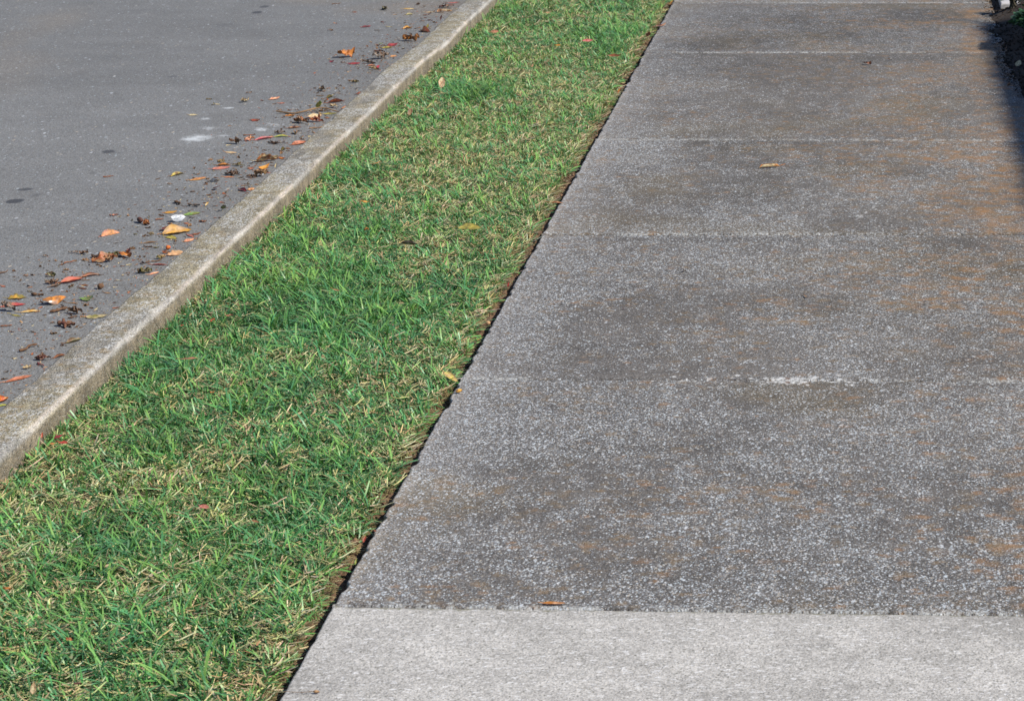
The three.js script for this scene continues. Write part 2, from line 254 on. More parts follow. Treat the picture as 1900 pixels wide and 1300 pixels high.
// ---------------------------------------------------------------- soil of the grass strip
const soilTex = (() => { const P = new Paint(1024, 1024, 1.2, 1.2); P.fill((x, y, c) => { const a = fbm(x * 14, y * 14, 4), f = vn(x * 260, y * 260), v = (0.5 + 0.8 * a) * (0.6 + 0.8 * f); c[0] = 0.15 * v; c[1] = 0.088 * v; c[2] = 0.05 * v; }); for (let k = 0; k < 5000; k++) { const r = rr(0.001, 0.004); P.blot(rnd() * 1.2, rnd() * 1.2, r * rr(1, 5), r * 0.7, rnd() < 0.6 ? [0.3, 0.2, 0.11] : [0.05, 0.03, 0.02], 0.7, 0, 0.5, rr(0, 3)); } return P.texture(true); })();
const trench = (d) => -0.99 - 0.014 - 0.042 * fbm(d * 4.5, 33, 4) - 0.014 * vn(d * 17, 8);      // where the turf stops short of the slabs
const soilMat = new THREE.MeshStandardMaterial({ map: soilTex, roughness: 1 });
function soilY(x, d) { const t = sstep(trench(d) - 0.012, trench(d) + 0.022, x); return lerp(-0.022 + 0.006 * (fbm(x * 5, d * 5, 3) - 0.5), -0.018 - 0.018 * vn(d * 7, 44), t) + 0.012 * (fbm(x * 60, d * 60, 3) - 0.5); }
{
  const xs = []; for (let i = 0; i <= 30; i++) xs.push(lerp(-1.835, -1.09, i / 30)); for (let i = 1; i <= 24; i++) xs.push(lerp(-1.09, -0.965, i / 24));
  const D0 = 2.6, D1 = 15.4, N = 1000, pos = [], uv = [], idx = [], n = xs.length;
  for (let j = 0; j <= N; j++) { const d = lerp(D0, D1, j / N); for (const x of xs) { pos.push(x, soilY(x, d), -d); uv.push(x / 1.2, d / 1.2); } }
  for (let j = 0; j < N; j++) for (let i = 0; i < n - 1; i++) { const a = j * n + i; idx.push(a, a + 1, a + n, a + 1, a + n + 1, a + n); }
  const g = new THREE.BufferGeometry(); g.setAttribute('position', new THREE.Float32BufferAttribute(pos, 3)); g.setAttribute('uv', new THREE.Float32BufferAttribute(uv, 2)); g.setIndex(idx); g.computeVertexNormals();
  mesh('soil', g, soilMat, scene).userData.kind = 'structure';
}

// ---------------------------------------------------------------- grass
const bladeMat = new THREE.MeshPhysicalMaterial({ vertexColors: true, roughness: 0.42, side: THREE.DoubleSide, transmission: 0.35, thickness: 0, specularIntensity: 0.8 });
const strawMat = new THREE.MeshStandardMaterial({ vertexColors: true, roughness: 0.8, side: THREE.DoubleSide });
const GREENS = [[0.108, 0.3, 0.075], [0.15, 0.37, 0.09], [0.075, 0.225, 0.072], [0.22, 0.42, 0.105], [0.105, 0.31, 0.12], [0.06, 0.175, 0.052]];
const STRAWS = [[0.5, 0.44, 0.24], [0.42, 0.36, 0.18], [0.58, 0.52, 0.33], [0.32, 0.24, 0.12], [0.44, 0.43, 0.2]];
function blade(B, rx, rz, az, lean, L, bend, w, col, tip, roll) {
  const K = 4, ca = Math.cos(az), sa = Math.sin(az), base = B.pos.length / 3;
  for (let i = 0; i <= K; i++) {
    const t = i / K, h = L * (Math.sin(lean) * t + bend * t * t), y = Math.max(0.002, L * (Math.cos(lean) * t - bend * 0.55 * t * t));
    const ww = w * 0.5 * (t < 0.6 ? 0.8 + 0.33 * t : lerp(1, tip, (t - 0.6) / 0.4)), ra = roll * (1 - 0.5 * t), cx = -sa * Math.cos(ra), cz = ca * Math.cos(ra), cy = Math.sin(ra);
    const x = rx + ca * h, z = rz + sa * h, dk = col.tipc && t > 0.82 ? col.tipc : col.c;
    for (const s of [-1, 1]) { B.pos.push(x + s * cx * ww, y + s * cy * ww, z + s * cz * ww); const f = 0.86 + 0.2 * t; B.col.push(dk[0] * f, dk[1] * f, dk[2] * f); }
  }
  for (let i = 0; i < K; i++) { const a = base + i * 2; B.idx.push(a, a + 1, a + 2, a + 1, a + 3, a + 2); }
}
function tuftGeometry(kind) {
  const B = { pos: [], col: [], idx: [] }, n = kind === 'thatch' ? 7 : kind === 'long' ? 11 : 8;
  for (let i = 0; i < n; i++) {
    const dry = kind === 'thatch' || kind === 'root' || rnd() < (kind === 'dry' ? 0.62 : kind === 'mixed' ? 0.34 : kind === 'long' ? 0 : 0.08);
    const c = dry ? STRAWS[Math.floor(rnd() * 5)] : GREENS[Math.floor(rnd() * 6)], j = rr(0.8, 1.2);
    const col = { c: [c[0] * j, c[1] * j, c[2] * j] }; if (!dry && rnd() < 0.45) col.tipc = [0.42, 0.38, 0.2];
    const a = rr(0, 6.283), r = 0.017 * Math.sqrt(rnd());
    if (kind === 'thatch') blade(B, r * Math.cos(a), r * Math.sin(a), rr(0, 6.283), rr(1.1, 1.5), rr(0.012, 0.035), rr(-0.1, 0.1), rr(0.0012, 0.003), col, 0.6, rr(-1, 1));
    else if (kind === 'root') blade(B, r * Math.cos(a) * 0.6, r * Math.sin(a), rr(-1.3, 1.3), rr(0.5, 1.6), rr(0.012, 0.035), rr(0, 0.5), rr(0.0008, 0.0022), col, 0.4, rr(-1, 1));
    else if (kind === 'long') blade(B, r * Math.cos(a), r * Math.sin(a), rr(0, 6.283), rr(0.25, 1.1), rr(0.04, 0.072), rr(0.2, 0.85), rr(0.0024, 0.0044), col, rnd() < 0.5 ? 0.15 : 0.8, rr(-0.5, 0.5));
    else blade(B, r * Math.cos(a), r * Math.sin(a), rr(0, 6.283), dry ? rr(0.6, 1.5) : rr(0.25, 1.45), dry ? rr(0.013, 0.03) : rr(0.02, 0.048), (dry ? rr(-0.3, 1.1) : rr(-0.05, 0.85)), dry ? rr(0.0011, 0.0026) : rr(0.0014, 0.0042), col, rnd() < 0.5 ? 0.15 : 0.8, rr(-0.7, 0.7));
  }
  const g = new THREE.BufferGeometry(); g.setAttribute('position', new THREE.Float32BufferAttribute(B.pos, 3)); g.setAttribute('color', new THREE.Float32BufferAttribute(B.col, 3)); g.setIndex(B.idx); g.computeVertexNormals(); return g;
}
{
  const grass = group('grass', 'stuff');
  Object.assign(grass.userData, { label: 'short green lawn grass with straw coloured blades filling the strip between kerb and path', category: 'grass' });
  const bins = {}; for (const k of ['green', 'mixed', 'dry', 'long', 'thatch', 'root']) bins[k] = Array.from({ length: k === 'green' || k === 'mixed' ? 5 : 3 }, () => []);
  const m4 = new THREE.Matrix4(), q = new THREE.Quaternion(), e = new THREE.Euler(), v = new THREE.Vector3(), sc = new THREE.Vector3();
  const put = (kind, x, d, s, tilt, lean, col, y, yaw = rr(0, 6.283)) => { const b = bins[kind], L = b[Math.floor(rnd() * b.length)]; e.set(tilt * gauss() * 0.5, yaw, lean, 'XYZ'); if (lean) { q.setFromEuler(new THREE.Euler(0, 0, -lean)).multiply(new THREE.Quaternion().setFromEuler(new THREE.Euler(0, yaw, 0))); } else q.setFromEuler(e); m4.compose(v.set(x, y ?? soilY(x, d) - 0.002, -d), q, sc.set(s, s * rr(0.8, 1.2), s)); L.push([m4.clone(), col]); };
  // darker, longer clumps that stand out in the lawn: x, distance, radius, strength
  const clumps = [[-1.55, 9.85, 0.13, 1], [-1.68, 10.0, 0.1, 1], [-1.49, 4.68, 0.14, 0.9], [-1.2, 11.4, 0.16, 0.9], [-1.5, 7.4, 0.07, 1], [-1.57, 6.8, 0.2, 0.9], [-1.35, 6.4, 0.22, 0.7], [-1.02, 7.12, 0.08, 0.6], [-1.4, 5.75, 0.14, 0.6], [-1.16, 10.95, 0.1, 0.9], [-1.72, 8.3, 0.1, 0.5], [-1.25, 5.2, 0.15, 0.5], [-1.6, 5.4, 0.12, 0.7], [-1.4, 4.2, 0.12, 0.5], [-1.75, 12.2, 0.12, 0.6], [-1.7, 7.3, 0.1, 0.7]];
  const N = 66000;
  for (let i = 0; i < N; i++) {
    const d = lerp(3.1, 14.2, rnd()), x = rr(-1.832, -0.99); const tr = trench(d) - 0.004 + 0.01 * (rnd() - 0.5);
    if (x > tr) continue;
    let lush = 0; for (const [cx, cd, r, s] of clumps) { const t = Math.hypot(x - cx, (d - cd) * 0.6) / r; if (t < 1.3) lush = Math.max(lush, s * (1 - sstep(0.4, 1.3, t))); }
    let dryness = 0.22 + 1.1 * (fbm(x * 4.2 + 7, d * 2.6, 4) - 0.42) + 0.55 * (fbm(x * 16, d * 10, 3) - 0.5);
    dryness += 0.36 * Math.exp(-Math.pow((d - 8.6) / 1.2, 2)) + 0.12 * sstep(9, 10, d) - 0.25 * Math.exp(-Math.pow((d - 6.5) / 0.8, 2)) * (1 - sstep(-1.2, -1.05, x)) + 0.25 * sstep(tr - 0.07, tr, x);
    dryness += 0.25 * Math.exp(-Math.pow((d - 5.1) / 0.3, 2)) * (1 - sstep(-1.6, -1.4, x)) + 0.22 * Math.exp(-Math.pow((d - 4.15) / 0.25, 2));
    dryness -= 0.35 * lush;
    const kind = rnd() < 0.05 + lush * 0.28 ? 'long' : dryness + gauss() * 0.2 > 0.55 ? 'dry' : dryness + gauss() * 0.2 > 0.27 ? 'mixed' : 'green';
    const tone = (0.86 + 0.5 * fbm(x * 9 + 40, d * 6, 3)) * (1 - 0.1 * lush) * rr(0.88, 1.12), yel = 0.35 * (fbm(x * 6 + 90, d * 4 + 3, 3) - 0.5);
    put(kind, x, d, rr(0.72, 1.1), 0.25, x > tr - 0.03 ? rr(-0.1, 0.4) : 0, [tone * (1 + yel), tone, tone * (1 - yel)]);
    if (rnd() < 0.12 + 0.6 * dryness) put('thatch', x + rr(-0.01, 0.01), d, rr(0.8, 1.3), 0.2, 0, [rr(0.75, 1.1), rr(0.75, 1.05), rr(0.7, 1)], soilY(x, d) + rr(0, 0.016));
  }
  // roots and dry stubble hanging from the cut turf edge; a few blades against the kerb
  for (let i = 0; i < 3000; i++) { const d = lerp(3.1, 14.2, rnd()), x = trench(d) + rr(-0.02, 0.012), t = rr(0.3, 0.95); put('root', x, d, rr(0.45, 0.9), 0.6, 0, [t * 0.95, t * 0.8, t * 0.65], soilY(x, d) + rr(-0.003, 0.004), rr(0, 6.283)); }
  for (let i = 0; i < 1300; i++) { const d = lerp(3.1, 14.2, rnd()); if (vn(d * 3.5, 55) < 0.4) continue; put(rnd() < 0.5 ? 'dry' : 'mixed', rr(-1.835, -1.815), d, rr(0.7, 1.15), 0.3, rnd() < 0.5 ? -0.3 : 0.2, [0.95, 0.95, 0.9]); }
  for (let i = 0; i < 190; i++) { const d = lerp(3.3, 14, rnd()); if (vn(d * 5.5, 21) < 0.58) continue; put(rnd() < 0.6 ? 'green' : 'dry', trench(d) + rr(-0.01, 0.012), d, rr(0.7, 1.05), 0.2, rr(0.5, 1.1), [1, 1, 0.92]); }
  for (let i = 0; i < 60; i++) { const d = lerp(3.3, 14, rnd()); put(rnd() < 0.4 ? 'green' : 'dry', rr(-1.005, -0.992), d, rr(0.4, 0.8), 0.3, rr(-0.5, 0.2), [1, 1, 0.9]); }
  for (const k in bins) for (const L of bins[k]) {
    if (!L.length) continue;
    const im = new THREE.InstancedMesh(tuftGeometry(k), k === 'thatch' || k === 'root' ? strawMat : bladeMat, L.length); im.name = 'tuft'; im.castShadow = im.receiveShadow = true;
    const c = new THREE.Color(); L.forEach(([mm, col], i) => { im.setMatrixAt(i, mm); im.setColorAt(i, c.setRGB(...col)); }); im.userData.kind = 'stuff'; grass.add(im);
  }
}

{
  const n = 2600, g = new THREE.IcosahedronGeometry(1, 1); { const p = g.attributes.position; for (let i = 0; i < p.count; i++) { const f = 0.75 + 0.5 * vn(p.getX(i) * 2 + 9, p.getY(i) * 2 + p.getZ(i) * 3); p.setXYZ(i, p.getX(i) * f, p.getY(i) * f * 0.7, p.getZ(i) * f); } g.computeVertexNormals(); }
  const im = new THREE.InstancedMesh(g, new THREE.MeshStandardMaterial({ roughness: 1 }), n), o = new THREE.Object3D(), c = new THREE.Color();
  for (let i = 0; i < n; i++) { const d = rr(3.3, 13.6), x = rr(trench(d) - 0.01, -0.995), s = rr(0.0015, 0.006); o.position.set(x, soilY(x, d) + s * 0.2, -d); o.rotation.set(rr(0, 6), rr(0, 6), 0); o.scale.set(s, s, s * rr(0.8, 1.6)); o.updateMatrix(); im.setMatrixAt(i, o.matrix); const t = rr(0.6, 1.5); im.setColorAt(i, c.setRGB(0.15 * t, 0.088 * t, 0.05 * t)); }
  im.name = 'soil_crumbs'; im.castShadow = im.receiveShadow = true; Object.assign(im.userData, { kind: 'stuff', label: 'brown soil crumbs in the gap between turf and path', category: 'soil' }); scene.add(im);
}

// ---------------------------------------------------------------- planted bed beside the path
{
  const mulchTex = (() => { const P = new Paint(512, 512, 1, 1); P.fill((x, y, c) => { const v = (0.4 + fbm(x * 22, y * 22, 4)) * (0.6 + 0.8 * vn(x * 200, y * 200)); c[0] = 0.035 * v; c[1] = 0.022 * v; c[2] = 0.014 * v; }); return P.texture(true); })();
  const mm = new THREE.MeshStandardMaterial({ map: mulchTex, roughness: 1 });
  const pos = [], uv = [], idx = [], NX = 40, NZ = 260, edge = (d) => d < 9.85 ? 0.56 : 0.562 - 0.03 * sstep(9.85, 10.1, d) + 0.05 * (fbm(d * 3.2, 12, 3) - 0.5) - 0.02 * vn(d * 9, 3) - 0.05 * Math.exp(-Math.pow((d - 11.45) / 0.16, 2));
  for (let j = 0; j <= NZ; j++) { const d = lerp(2, 15, j / NZ), e0 = edge(d); for (let i = 0; i <= NX; i++) { const t = i / NX, x = lerp(e0, 3, t * t); const h = -0.004 + 0.07 * sstep(0, 0.25, x - e0) + 0.02 * (fbm(x * 9, d * 9, 3) - 0.5) * sstep(0, 0.05, x - e0); pos.push(x, h, -d); uv.push(x, d); } }
  for (let j = 0; j < NZ; j++) for (let i = 0; i < NX; i++) { const a = j * (NX + 1) + i; idx.push(a, a + 1, a + NX + 1, a + 1, a + NX + 2, a + NX + 1); }
  const g = new THREE.BufferGeometry(); g.setAttribute('position', new THREE.Float32BufferAttribute(pos, 3)); g.setAttribute('uv', new THREE.Float32BufferAttribute(uv, 2)); g.setIndex(idx); g.computeVertexNormals();
  mesh('planting_bed', g, mm, scene).userData.kind = 'structure';
  // bark chips
  const chip = new THREE.BoxGeometry(1, 0.25, 0.4, 2, 1, 1); { const p = chip.attributes.position; for (let i = 0; i < p.count; i++) p.setXYZ(i, p.getX(i) * (0.7 + 0.3 * Math.sin(i * 3.1)), p.getY(i) + 0.1 * Math.sin(p.getX(i) * 4), p.getZ(i) * (0.6 + 0.4 * Math.cos(i * 1.7))); chip.computeVertexNormals(); }
  const n = 9000, im = new THREE.InstancedMesh(chip, new THREE.MeshStandardMaterial({ roughness: 1 }), n), o = new THREE.Object3D(), c = new THREE.Color();
  for (let i = 0; i < n; i++) { const d = rr(9.7, 14.5), e0 = edge(d), x = e0 + (rnd() < 0.28 ? Math.abs(gauss()) * 0.03 - 0.018 : rr(0, 0.6)), s = rr(0.005, 0.018) * (x < e0 + 0.02 ? 0.6 : 1); o.position.set(x, -0.002 + s * 0.1 + 0.07 * sstep(0, 0.25, x - e0), -d); o.rotation.set(rr(-0.5, 0.5), rr(0, 6.3), rr(-0.5, 0.5)); o.scale.set(s, s, s); o.updateMatrix(); im.setMatrixAt(i, o.matrix); const t = rr(0.5, 1.6); im.setColorAt(i, c.setRGB(0.04 * t, 0.026 * t, 0.017 * t)); }
  im.name = 'mulch'; im.castShadow = im.receiveShadow = true; Object.assign(im.userData, { kind: 'stuff', label: 'dark bark mulch spilling over the path edge', category: 'mulch' }); scene.add(im);

  // pale concrete block where the bed ends
  const bl = new THREE.Shape(); bl.moveTo(0.592, 12.08); bl.lineTo(0.72, 12.1); bl.lineTo(1.9, 12.12); bl.lineTo(1.9, 14.2); bl.lineTo(0.594, 14.2); bl.closePath();
  const bg = new THREE.ExtrudeGeometry(bl, { depth: 0.15, bevelEnabled: true, bevelSize: 0.006, bevelThickness: 0.006, bevelSegments: 2 }); bg.rotateX(-Math.PI / 2); bg.translate(0, -0.12, 0);
  const Pb = new Paint(256, 256, 1, 1); Pb.fill((x, y, cc) => { const v = 0.5 * (0.6 + 0.5 * fbm(x * 8, y * 8, 4)) * (0.8 + 0.4 * vn(x * 120, y * 120)); cc[0] = v; cc[1] = v * 0.96; cc[2] = v * 0.95; });
  const blk = mesh('concrete_block', bg, new THREE.MeshStandardMaterial({ map: Pb.texture(true), roughness: 0.9 }), scene); Object.assign(blk.userData, { label: 'pale concrete block at the end of the planted bed beside the path', category: 'concrete block' });

  // shrubs: dense small leaves on branching stems; one shows at the edge of the picture, the row shades the path
  const leafG = (() => { const s = new THREE.BufferGeometry(), P0 = [0, 0, 0, 0.35, 0.05, 0.22, 0.35, 0.05, -0.22, 0.7, 0.03, 0.2, 0.7, 0.03, -0.2, 1, -0.06, 0]; s.setAttribute('position', new THREE.Float32BufferAttribute(P0, 3)); s.setIndex([0, 1, 2, 1, 3, 2, 2, 3, 4, 3, 5, 4]); return s; })();
  const leafM = new THREE.MeshPhysicalMaterial({ vertexColors: true, roughness: 0.5, side: THREE.DoubleSide, transmission: 0.12, thickness: 0 }), stemM = new THREE.MeshStandardMaterial({ color: new THREE.Color().setRGB(0.06, 0.05, 0.03), roughness: 0.9 });
  const flowerM = new THREE.MeshStandardMaterial({ color: new THREE.Color().setRGB(0.75, 0.3, 0.24), roughness: 0.6, side: THREE.DoubleSide });
  function shrub(x, d, r, h, label, n, blooms) {
    const s = group('shrub'); s.position.set(x, 0.04, -d); Object.assign(s.userData, { label, category: 'shrub' });
    const P0 = leafG.attributes.position, I0 = leafG.index.array, pos = [], col = [], ind = [], V = new THREE.Vector3(), E = new THREE.Euler(), fl = [];
    for (let i = 0; i < n; i++) {
      const a = rr(0, 6.283), el = Math.asin(rr(-0.25, 1)), lump = 0.75 + 0.4 * fbm(a * 1.6 + x * 9, el * 3 + d, 3), k = Math.pow(rnd(), 0.4) * lump;
      const c = [Math.cos(a) * Math.cos(el) * r * k, h * 0.5 + Math.sin(el) * h * 0.52 * k, Math.sin(a) * Math.cos(el) * r * k], L = rr(0.022, 0.05), t = rr(0.6, 1.35), b = pos.length / 3; E.set(rr(-0.8, 0.8), rr(0, 6.3), rr(-0.3, 0.9), 'YXZ');
      for (let q = 0; q < 6; q++) { V.set(P0.getX(q) * L, P0.getY(q) * L, P0.getZ(q) * L).applyEuler(E); pos.push(V.x + c[0], Math.max(0.005, V.y + c[1]), V.z + c[2]); col.push(0.045 * t, 0.13 * t, 0.05 * t); }
      for (const w of I0) ind.push(b + w);
    }
    const f = new THREE.BufferGeometry(); f.setAttribute('position', new THREE.Float32BufferAttribute(pos, 3)); f.setAttribute('color', new THREE.Float32BufferAttribute(col, 3)); f.setIndex(ind); f.computeVertexNormals(); mesh('foliage', f, leafM, s);
    const st = []; for (let i = 0; i < 9; i++) { const a = rr(0, 6.283), q = rr(0.3, 0.75) * r; st.push(new THREE.TubeGeometry(new THREE.CatmullRomCurve3([new THREE.Vector3(rr(-0.03, 0.03), -0.02, rr(-0.03, 0.03)), new THREE.Vector3(Math.cos(a) * q * 0.5, h * 0.35, Math.sin(a) * q * 0.5), new THREE.Vector3(Math.cos(a) * q, h * rr(0.6, 0.85), Math.sin(a) * q)]), 6, 0.005, 5)); }
    mesh('stem', mergeGeometries(st), stemM, s);
    for (const [bx, by, bz] of blooms) { const pet = []; for (let i = 0; i < 9; i++) { const p = new THREE.SphereGeometry(0.013, 8, 5); p.scale(1, 0.25, 0.7); p.translate(0.011, 0, 0); p.rotateZ(rr(0.2, 1)); p.rotateY(i * 0.7 + rr(-0.2, 0.2)); p.translate(0, (i % 3) * 0.004, 0); pet.push(p); } const b = mesh('flower', mergeGeometries(pet), flowerM, s); b.position.set(bx, by, bz); }
  }
  shrub(0.77, 10.95, 0.19, 0.15, 'dark green leafy shrub with a salmon flower beside the concrete block', 3000, [[-0.125, 0.13, 0.08], [-0.1, 0.09, 0.15]]);
  shrub(0.645, 11.95, 0.06, 0.08, 'small bright green sprig at the path edge by the concrete block', 70, []);
  shrub(1.2, 10.45, 0.3, 0.3, 'dark leafy shrub just nearer the viewer than the flowering one', 2600, []);
  // tall clipped hedge behind the bed: its straight top edge lays the soft shade along the path
  {
    const h = group('hedge'); h.position.set(2.84, 0.03, -8.0); Object.assign(h.userData, { label: 'tall clipped green hedge behind the planted bed shading the path edge', category: 'hedge' });
    const W2 = 0.5, TOP = 1.86, LEN = 3.1, core = new THREE.BoxGeometry(W2 * 1.9, TOP - 0.05, LEN * 1.96, 6, 10, 30), cp = core.attributes.position;
    for (let i = 0; i < cp.count; i++) { const nz = 0.03 * (fbm(cp.getZ(i) * 3 + 7, cp.getY(i) * 3, 3) - 0.5); cp.setX(i, cp.getX(i) + nz * 2); cp.setY(i, cp.getY(i) + nz); } core.translate(0, (TOP - 0.05) / 2, 0); core.computeVertexNormals();
    mesh('twigs', core, stemM, h);
    const P0 = leafG.attributes.position, I0 = leafG.index.array, pos = [], col = [], ind = [], V = new THREE.Vector3(), E = new THREE.Euler();
    for (let i = 0; i < 26000; i++) {
      const f = rnd(), z = rr(-LEN, LEN); let cx, cy, ze = z; if (f < 0.45) { cx = -W2 + 0.025 * gauss(); cy = rr(0.02, TOP - 0.04); } else if (f < 0.52) { cx = rr(-W2, W2); cy = rr(0.02, TOP - 0.04); ze = (rnd() < 0.5 ? -1 : 1) * (LEN + 0.015 * gauss() - 0.03); } else if (f < 0.64) { cx = W2 + 0.05 * gauss() * 0.6; cy = rr(0.02, TOP); } else { cx = rr(-W2, W2); cy = TOP - 0.055 + 0.014 * gauss(); }
      const L = rr(0.02, 0.034), t = rr(0.6, 1.35), b = pos.length / 3; E.set(rr(-0.9, 0.9), rr(0, 6.3), rr(-0.4, 0.9), 'YXZ');
      for (let q = 0; q < 6; q++) { V.set(P0.getX(q) * L, P0.getY(q) * L, P0.getZ(q) * L).applyEuler(E); pos.push(V.x + cx, Math.max(0.005, V.y + cy), V.z + ze); col.push(0.035 * t, 0.09 * t, 0.035 * t); }
      for (const w of I0) ind.push(b + w);
    }
    const f = new THREE.BufferGeometry(); f.setAttribute('position', new THREE.Float32BufferAttribute(pos, 3)); f.setAttribute('color', new THREE.Float32BufferAttribute(col, 3)); f.setIndex(ind); f.computeVertexNormals(); mesh('foliage', f, leafM, h);
  }
}

// ---------------------------------------------------------------- fallen leaves, twigs, bark and seeds
const TINT = { peach: '#e9b083', cream: '#ead4a4', tan: '#bd9468', orange: '#dd8b38', rust: '#a9582c', brown: '#7d583c', dark: '#57402f', maroon: '#5c2229', red: '#b5323a', pink: '#d58078', crimson: '#bd2e48', olive: '#7f7c3c', green: '#6f9c46', yellow: '#dcc45a', grey: '#ffffff', salmon: '#dc8a6c', gold: '#e0a53c', straw: '#cdb98c', ash: '#8d857c', redorange: '#cf4a2c' };
const LIN = {}; for (const k in TINT) { const c = new THREE.Color(TINT[k]); LIN[k] = [c.r * 0.78 + 0.022, c.g * 0.8 + 0.012, c.b * 0.8 + 0.006]; }
const leafMat = new THREE.MeshPhysicalMaterial({ vertexColors: true, roughness: 0.55, side: THREE.DoubleSide, transmission: 0.1, thickness: 0 });
const leafGloss = new THREE.MeshStandardMaterial({ vertexColors: true, roughness: 0.28, side: THREE.DoubleSide });
const woodMat = new THREE.MeshStandardMaterial({ vertexColors: true, roughness: 0.9, side: THREE.DoubleSide });
const SH = {};
function sheet(L, sh, c1, c2, o) {          // a leaf blade lying along x, tip at +x
  const NU = 18, NV = 10, pos = [], col = [], idx = [], s = rr(0, 100), W = L * o.ratio;
  const lobes = sh === 'lobed', cr = sh === 'crumple', curl = (o.curl ?? rr(-0.08, 0.16)), cup = (o.cup ?? rr(-0.1, 0.35)), fold = o.fold ?? rr(0, 0.12), hg = (o.hgt ?? (cr ? 0.28 : 0.06)), spots = rr(0.5, 0.7);
  for (let i = 0; i <= NU; i++) {
    const u = i / NU; let w = sh === 'lance' || sh === 'rolled' ? Math.pow(Math.sin(Math.PI * Math.pow(u, 0.95)), 0.75) : Math.pow(Math.sin(Math.PI * Math.pow(u, 0.82)), 0.85);
    if (sh === 'rolled') w = Math.min(1, 6 * u, 5 * (1 - u) + 0.35);
    if (lobes) w *= 0.62 + 0.38 * Math.abs(Math.sin(u * Math.PI * 3.2 + 0.4));
    for (let j = 0; j <= NV; j++) {
      const v = j / NV * 2 - 1, rag = 1 + (cr ? 0.7 : 0.14) * (fbm(u * 6 + s, v > 0 ? 3 : 9, 3) - 0.5) * 2;
      let x = (u - 0.5) * L, z = v * W * 0.5 * Math.max(w, 0.02) * rag, y = 0;
      if (sh === 'rolled') { const a = v * 2.3; z = Math.sin(a) * W * 0.4 * w; y = (1 - Math.cos(a)) * W * 0.4 * w; }
      else if (sh === 'moon') { y = z < 0 ? -z * 1.25 : z * 0.15; z = z < 0 ? z * 0.7 : -z * 0.4; }
      else {
        const vv = v * Math.max(w, 0.1); y += cup * W * 0.5 * vv * vv * (cup < 0 ? 1 : 1); z *= 1 - Math.min(0.45, Math.abs(cup) * 0.22) * Math.abs(v);
        y += fold * Math.abs(z) * 1.2; z *= 1 - 0.35 * fold;
        y += hg * W * (fbm(u * 3.2 + s, v * 1.4 + s, 3) - 0.5) * (cr ? 3.2 : 2) + hg * W * 0.5 * Math.sin(u * 17 + v * 3 + s) * (cr ? 0.5 : 0.15);
        if (cr) x += L * 0.12 * (fbm(u * 4 + s + 20, v * 2, 2) - 0.5);
      }
      y += curl * L * 0.9 * (u - 0.5) * (u - 0.5) * (u > 0.5 ? 1.6 : 0.6);
      pos.push(x, y, z);
      const n = fbm(u * 5 + s, v * 2.5 + s * 2, 3), k = clamp((n - 0.46) * 3.2 + 0.28 + (cr ? 0.2 : 0)), rib = Math.exp(-v * v * 120) * 0.22, vein = 0.1 * (Math.sin((u * 11 - Math.abs(v) * 2.4) * 6.28) > 0.6 ? 1 : 0), edge = Math.pow(Math.abs(v), 6) * 0.25, tip = sstep(0.86, 1, u) * 0.35, sp = sstep(spots, spots + 0.08, vn(u * 13 + s, v * 6 + s)) * 0.45, f = (1 + rib + vein) * (1 - edge - tip - sp) * (0.86 + 0.28 * n);
      for (let q = 0; q < 3; q++) col.push(clamp(lerp(c1[q], c2[q], k) * f, 0, 0.9));
    }
  }
  for (let i = 0; i < NU; i++) for (let j = 0; j < NV; j++) { const a = i * (NV + 1) + j; if (cr && vn(i * 0.5 + s, j * 0.6 + s) < 0.13) continue; idx.push(a, a + 1, a + NV + 1, a + 1, a + NV + 2, a + NV + 1); }
  return geo(pos, col, idx);
}
function geo(pos, col, idx) { const g = new THREE.BufferGeometry(); g.setAttribute('position', new THREE.Float32BufferAttribute(pos, 3)); g.setAttribute('color', new THREE.Float32BufferAttribute(col, 3)); g.setIndex(idx); g.computeVertexNormals(); return g; }
function stick(pts, r0, r1, c1, c2, knobbly) {
  const cv = new THREE.CatmullRomCurve3(pts.map((p) => new THREE.Vector3(...p))), NU = 14, NV = 7, pos = [], col = [], idx = [], s = rr(0, 50), T = new THREE.Vector3(), A = new THREE.Vector3(), B = new THREE.Vector3();
  for (let i = 0; i <= NU; i++) {
    const u = i / NU, p = cv.getPoint(u); cv.getTangent(u, T); A.set(0, 1, 0).cross(T).normalize(); B.copy(T).cross(A);
    const r = lerp(r0, r1, u) * (1 + knobbly * (fbm(u * 9 + s, 1, 2) - 0.5)) * (i === 0 || i === NU ? 0.55 : 1);
    for (let j = 0; j <= NV; j++) { const a = j / NV * 6.2832, ca = Math.cos(a) * r * (1 + knobbly * 0.5 * (vn(u * 12 + s, (j % NV) * 1.3) - 0.5)), sa = Math.sin(a) * r; pos.push(p.x + A.x * ca + B.x * sa, p.y + A.y * ca + B.y * sa, p.z + A.z * ca + B.z * sa); const k = vn(u * 11 + s, (j % NV) * 0.9 + s); for (let q = 0; q < 3; q++) col.push(lerp(c1[q], c2[q], k) * (0.8 + 0.4 * vn(u * 30, j % NV + s))); }
  }
  for (let i = 0; i < NU; i++) for (let j = 0; j < NV; j++) { const a = i * (NV + 1) + j; idx.push(a, a + NV + 1, a + 1, a + 1, a + NV + 1, a + NV + 2); }
  return geo(pos, col, idx);
}
const WHERE = { road: 'fallen leaves and scraps on the asphalt', grass: 'fallen leaves in the grass', gap: 'leaves along the soil gap', walk: 'leaves and scraps on the path', mulch: 'leaves on the mulch' };
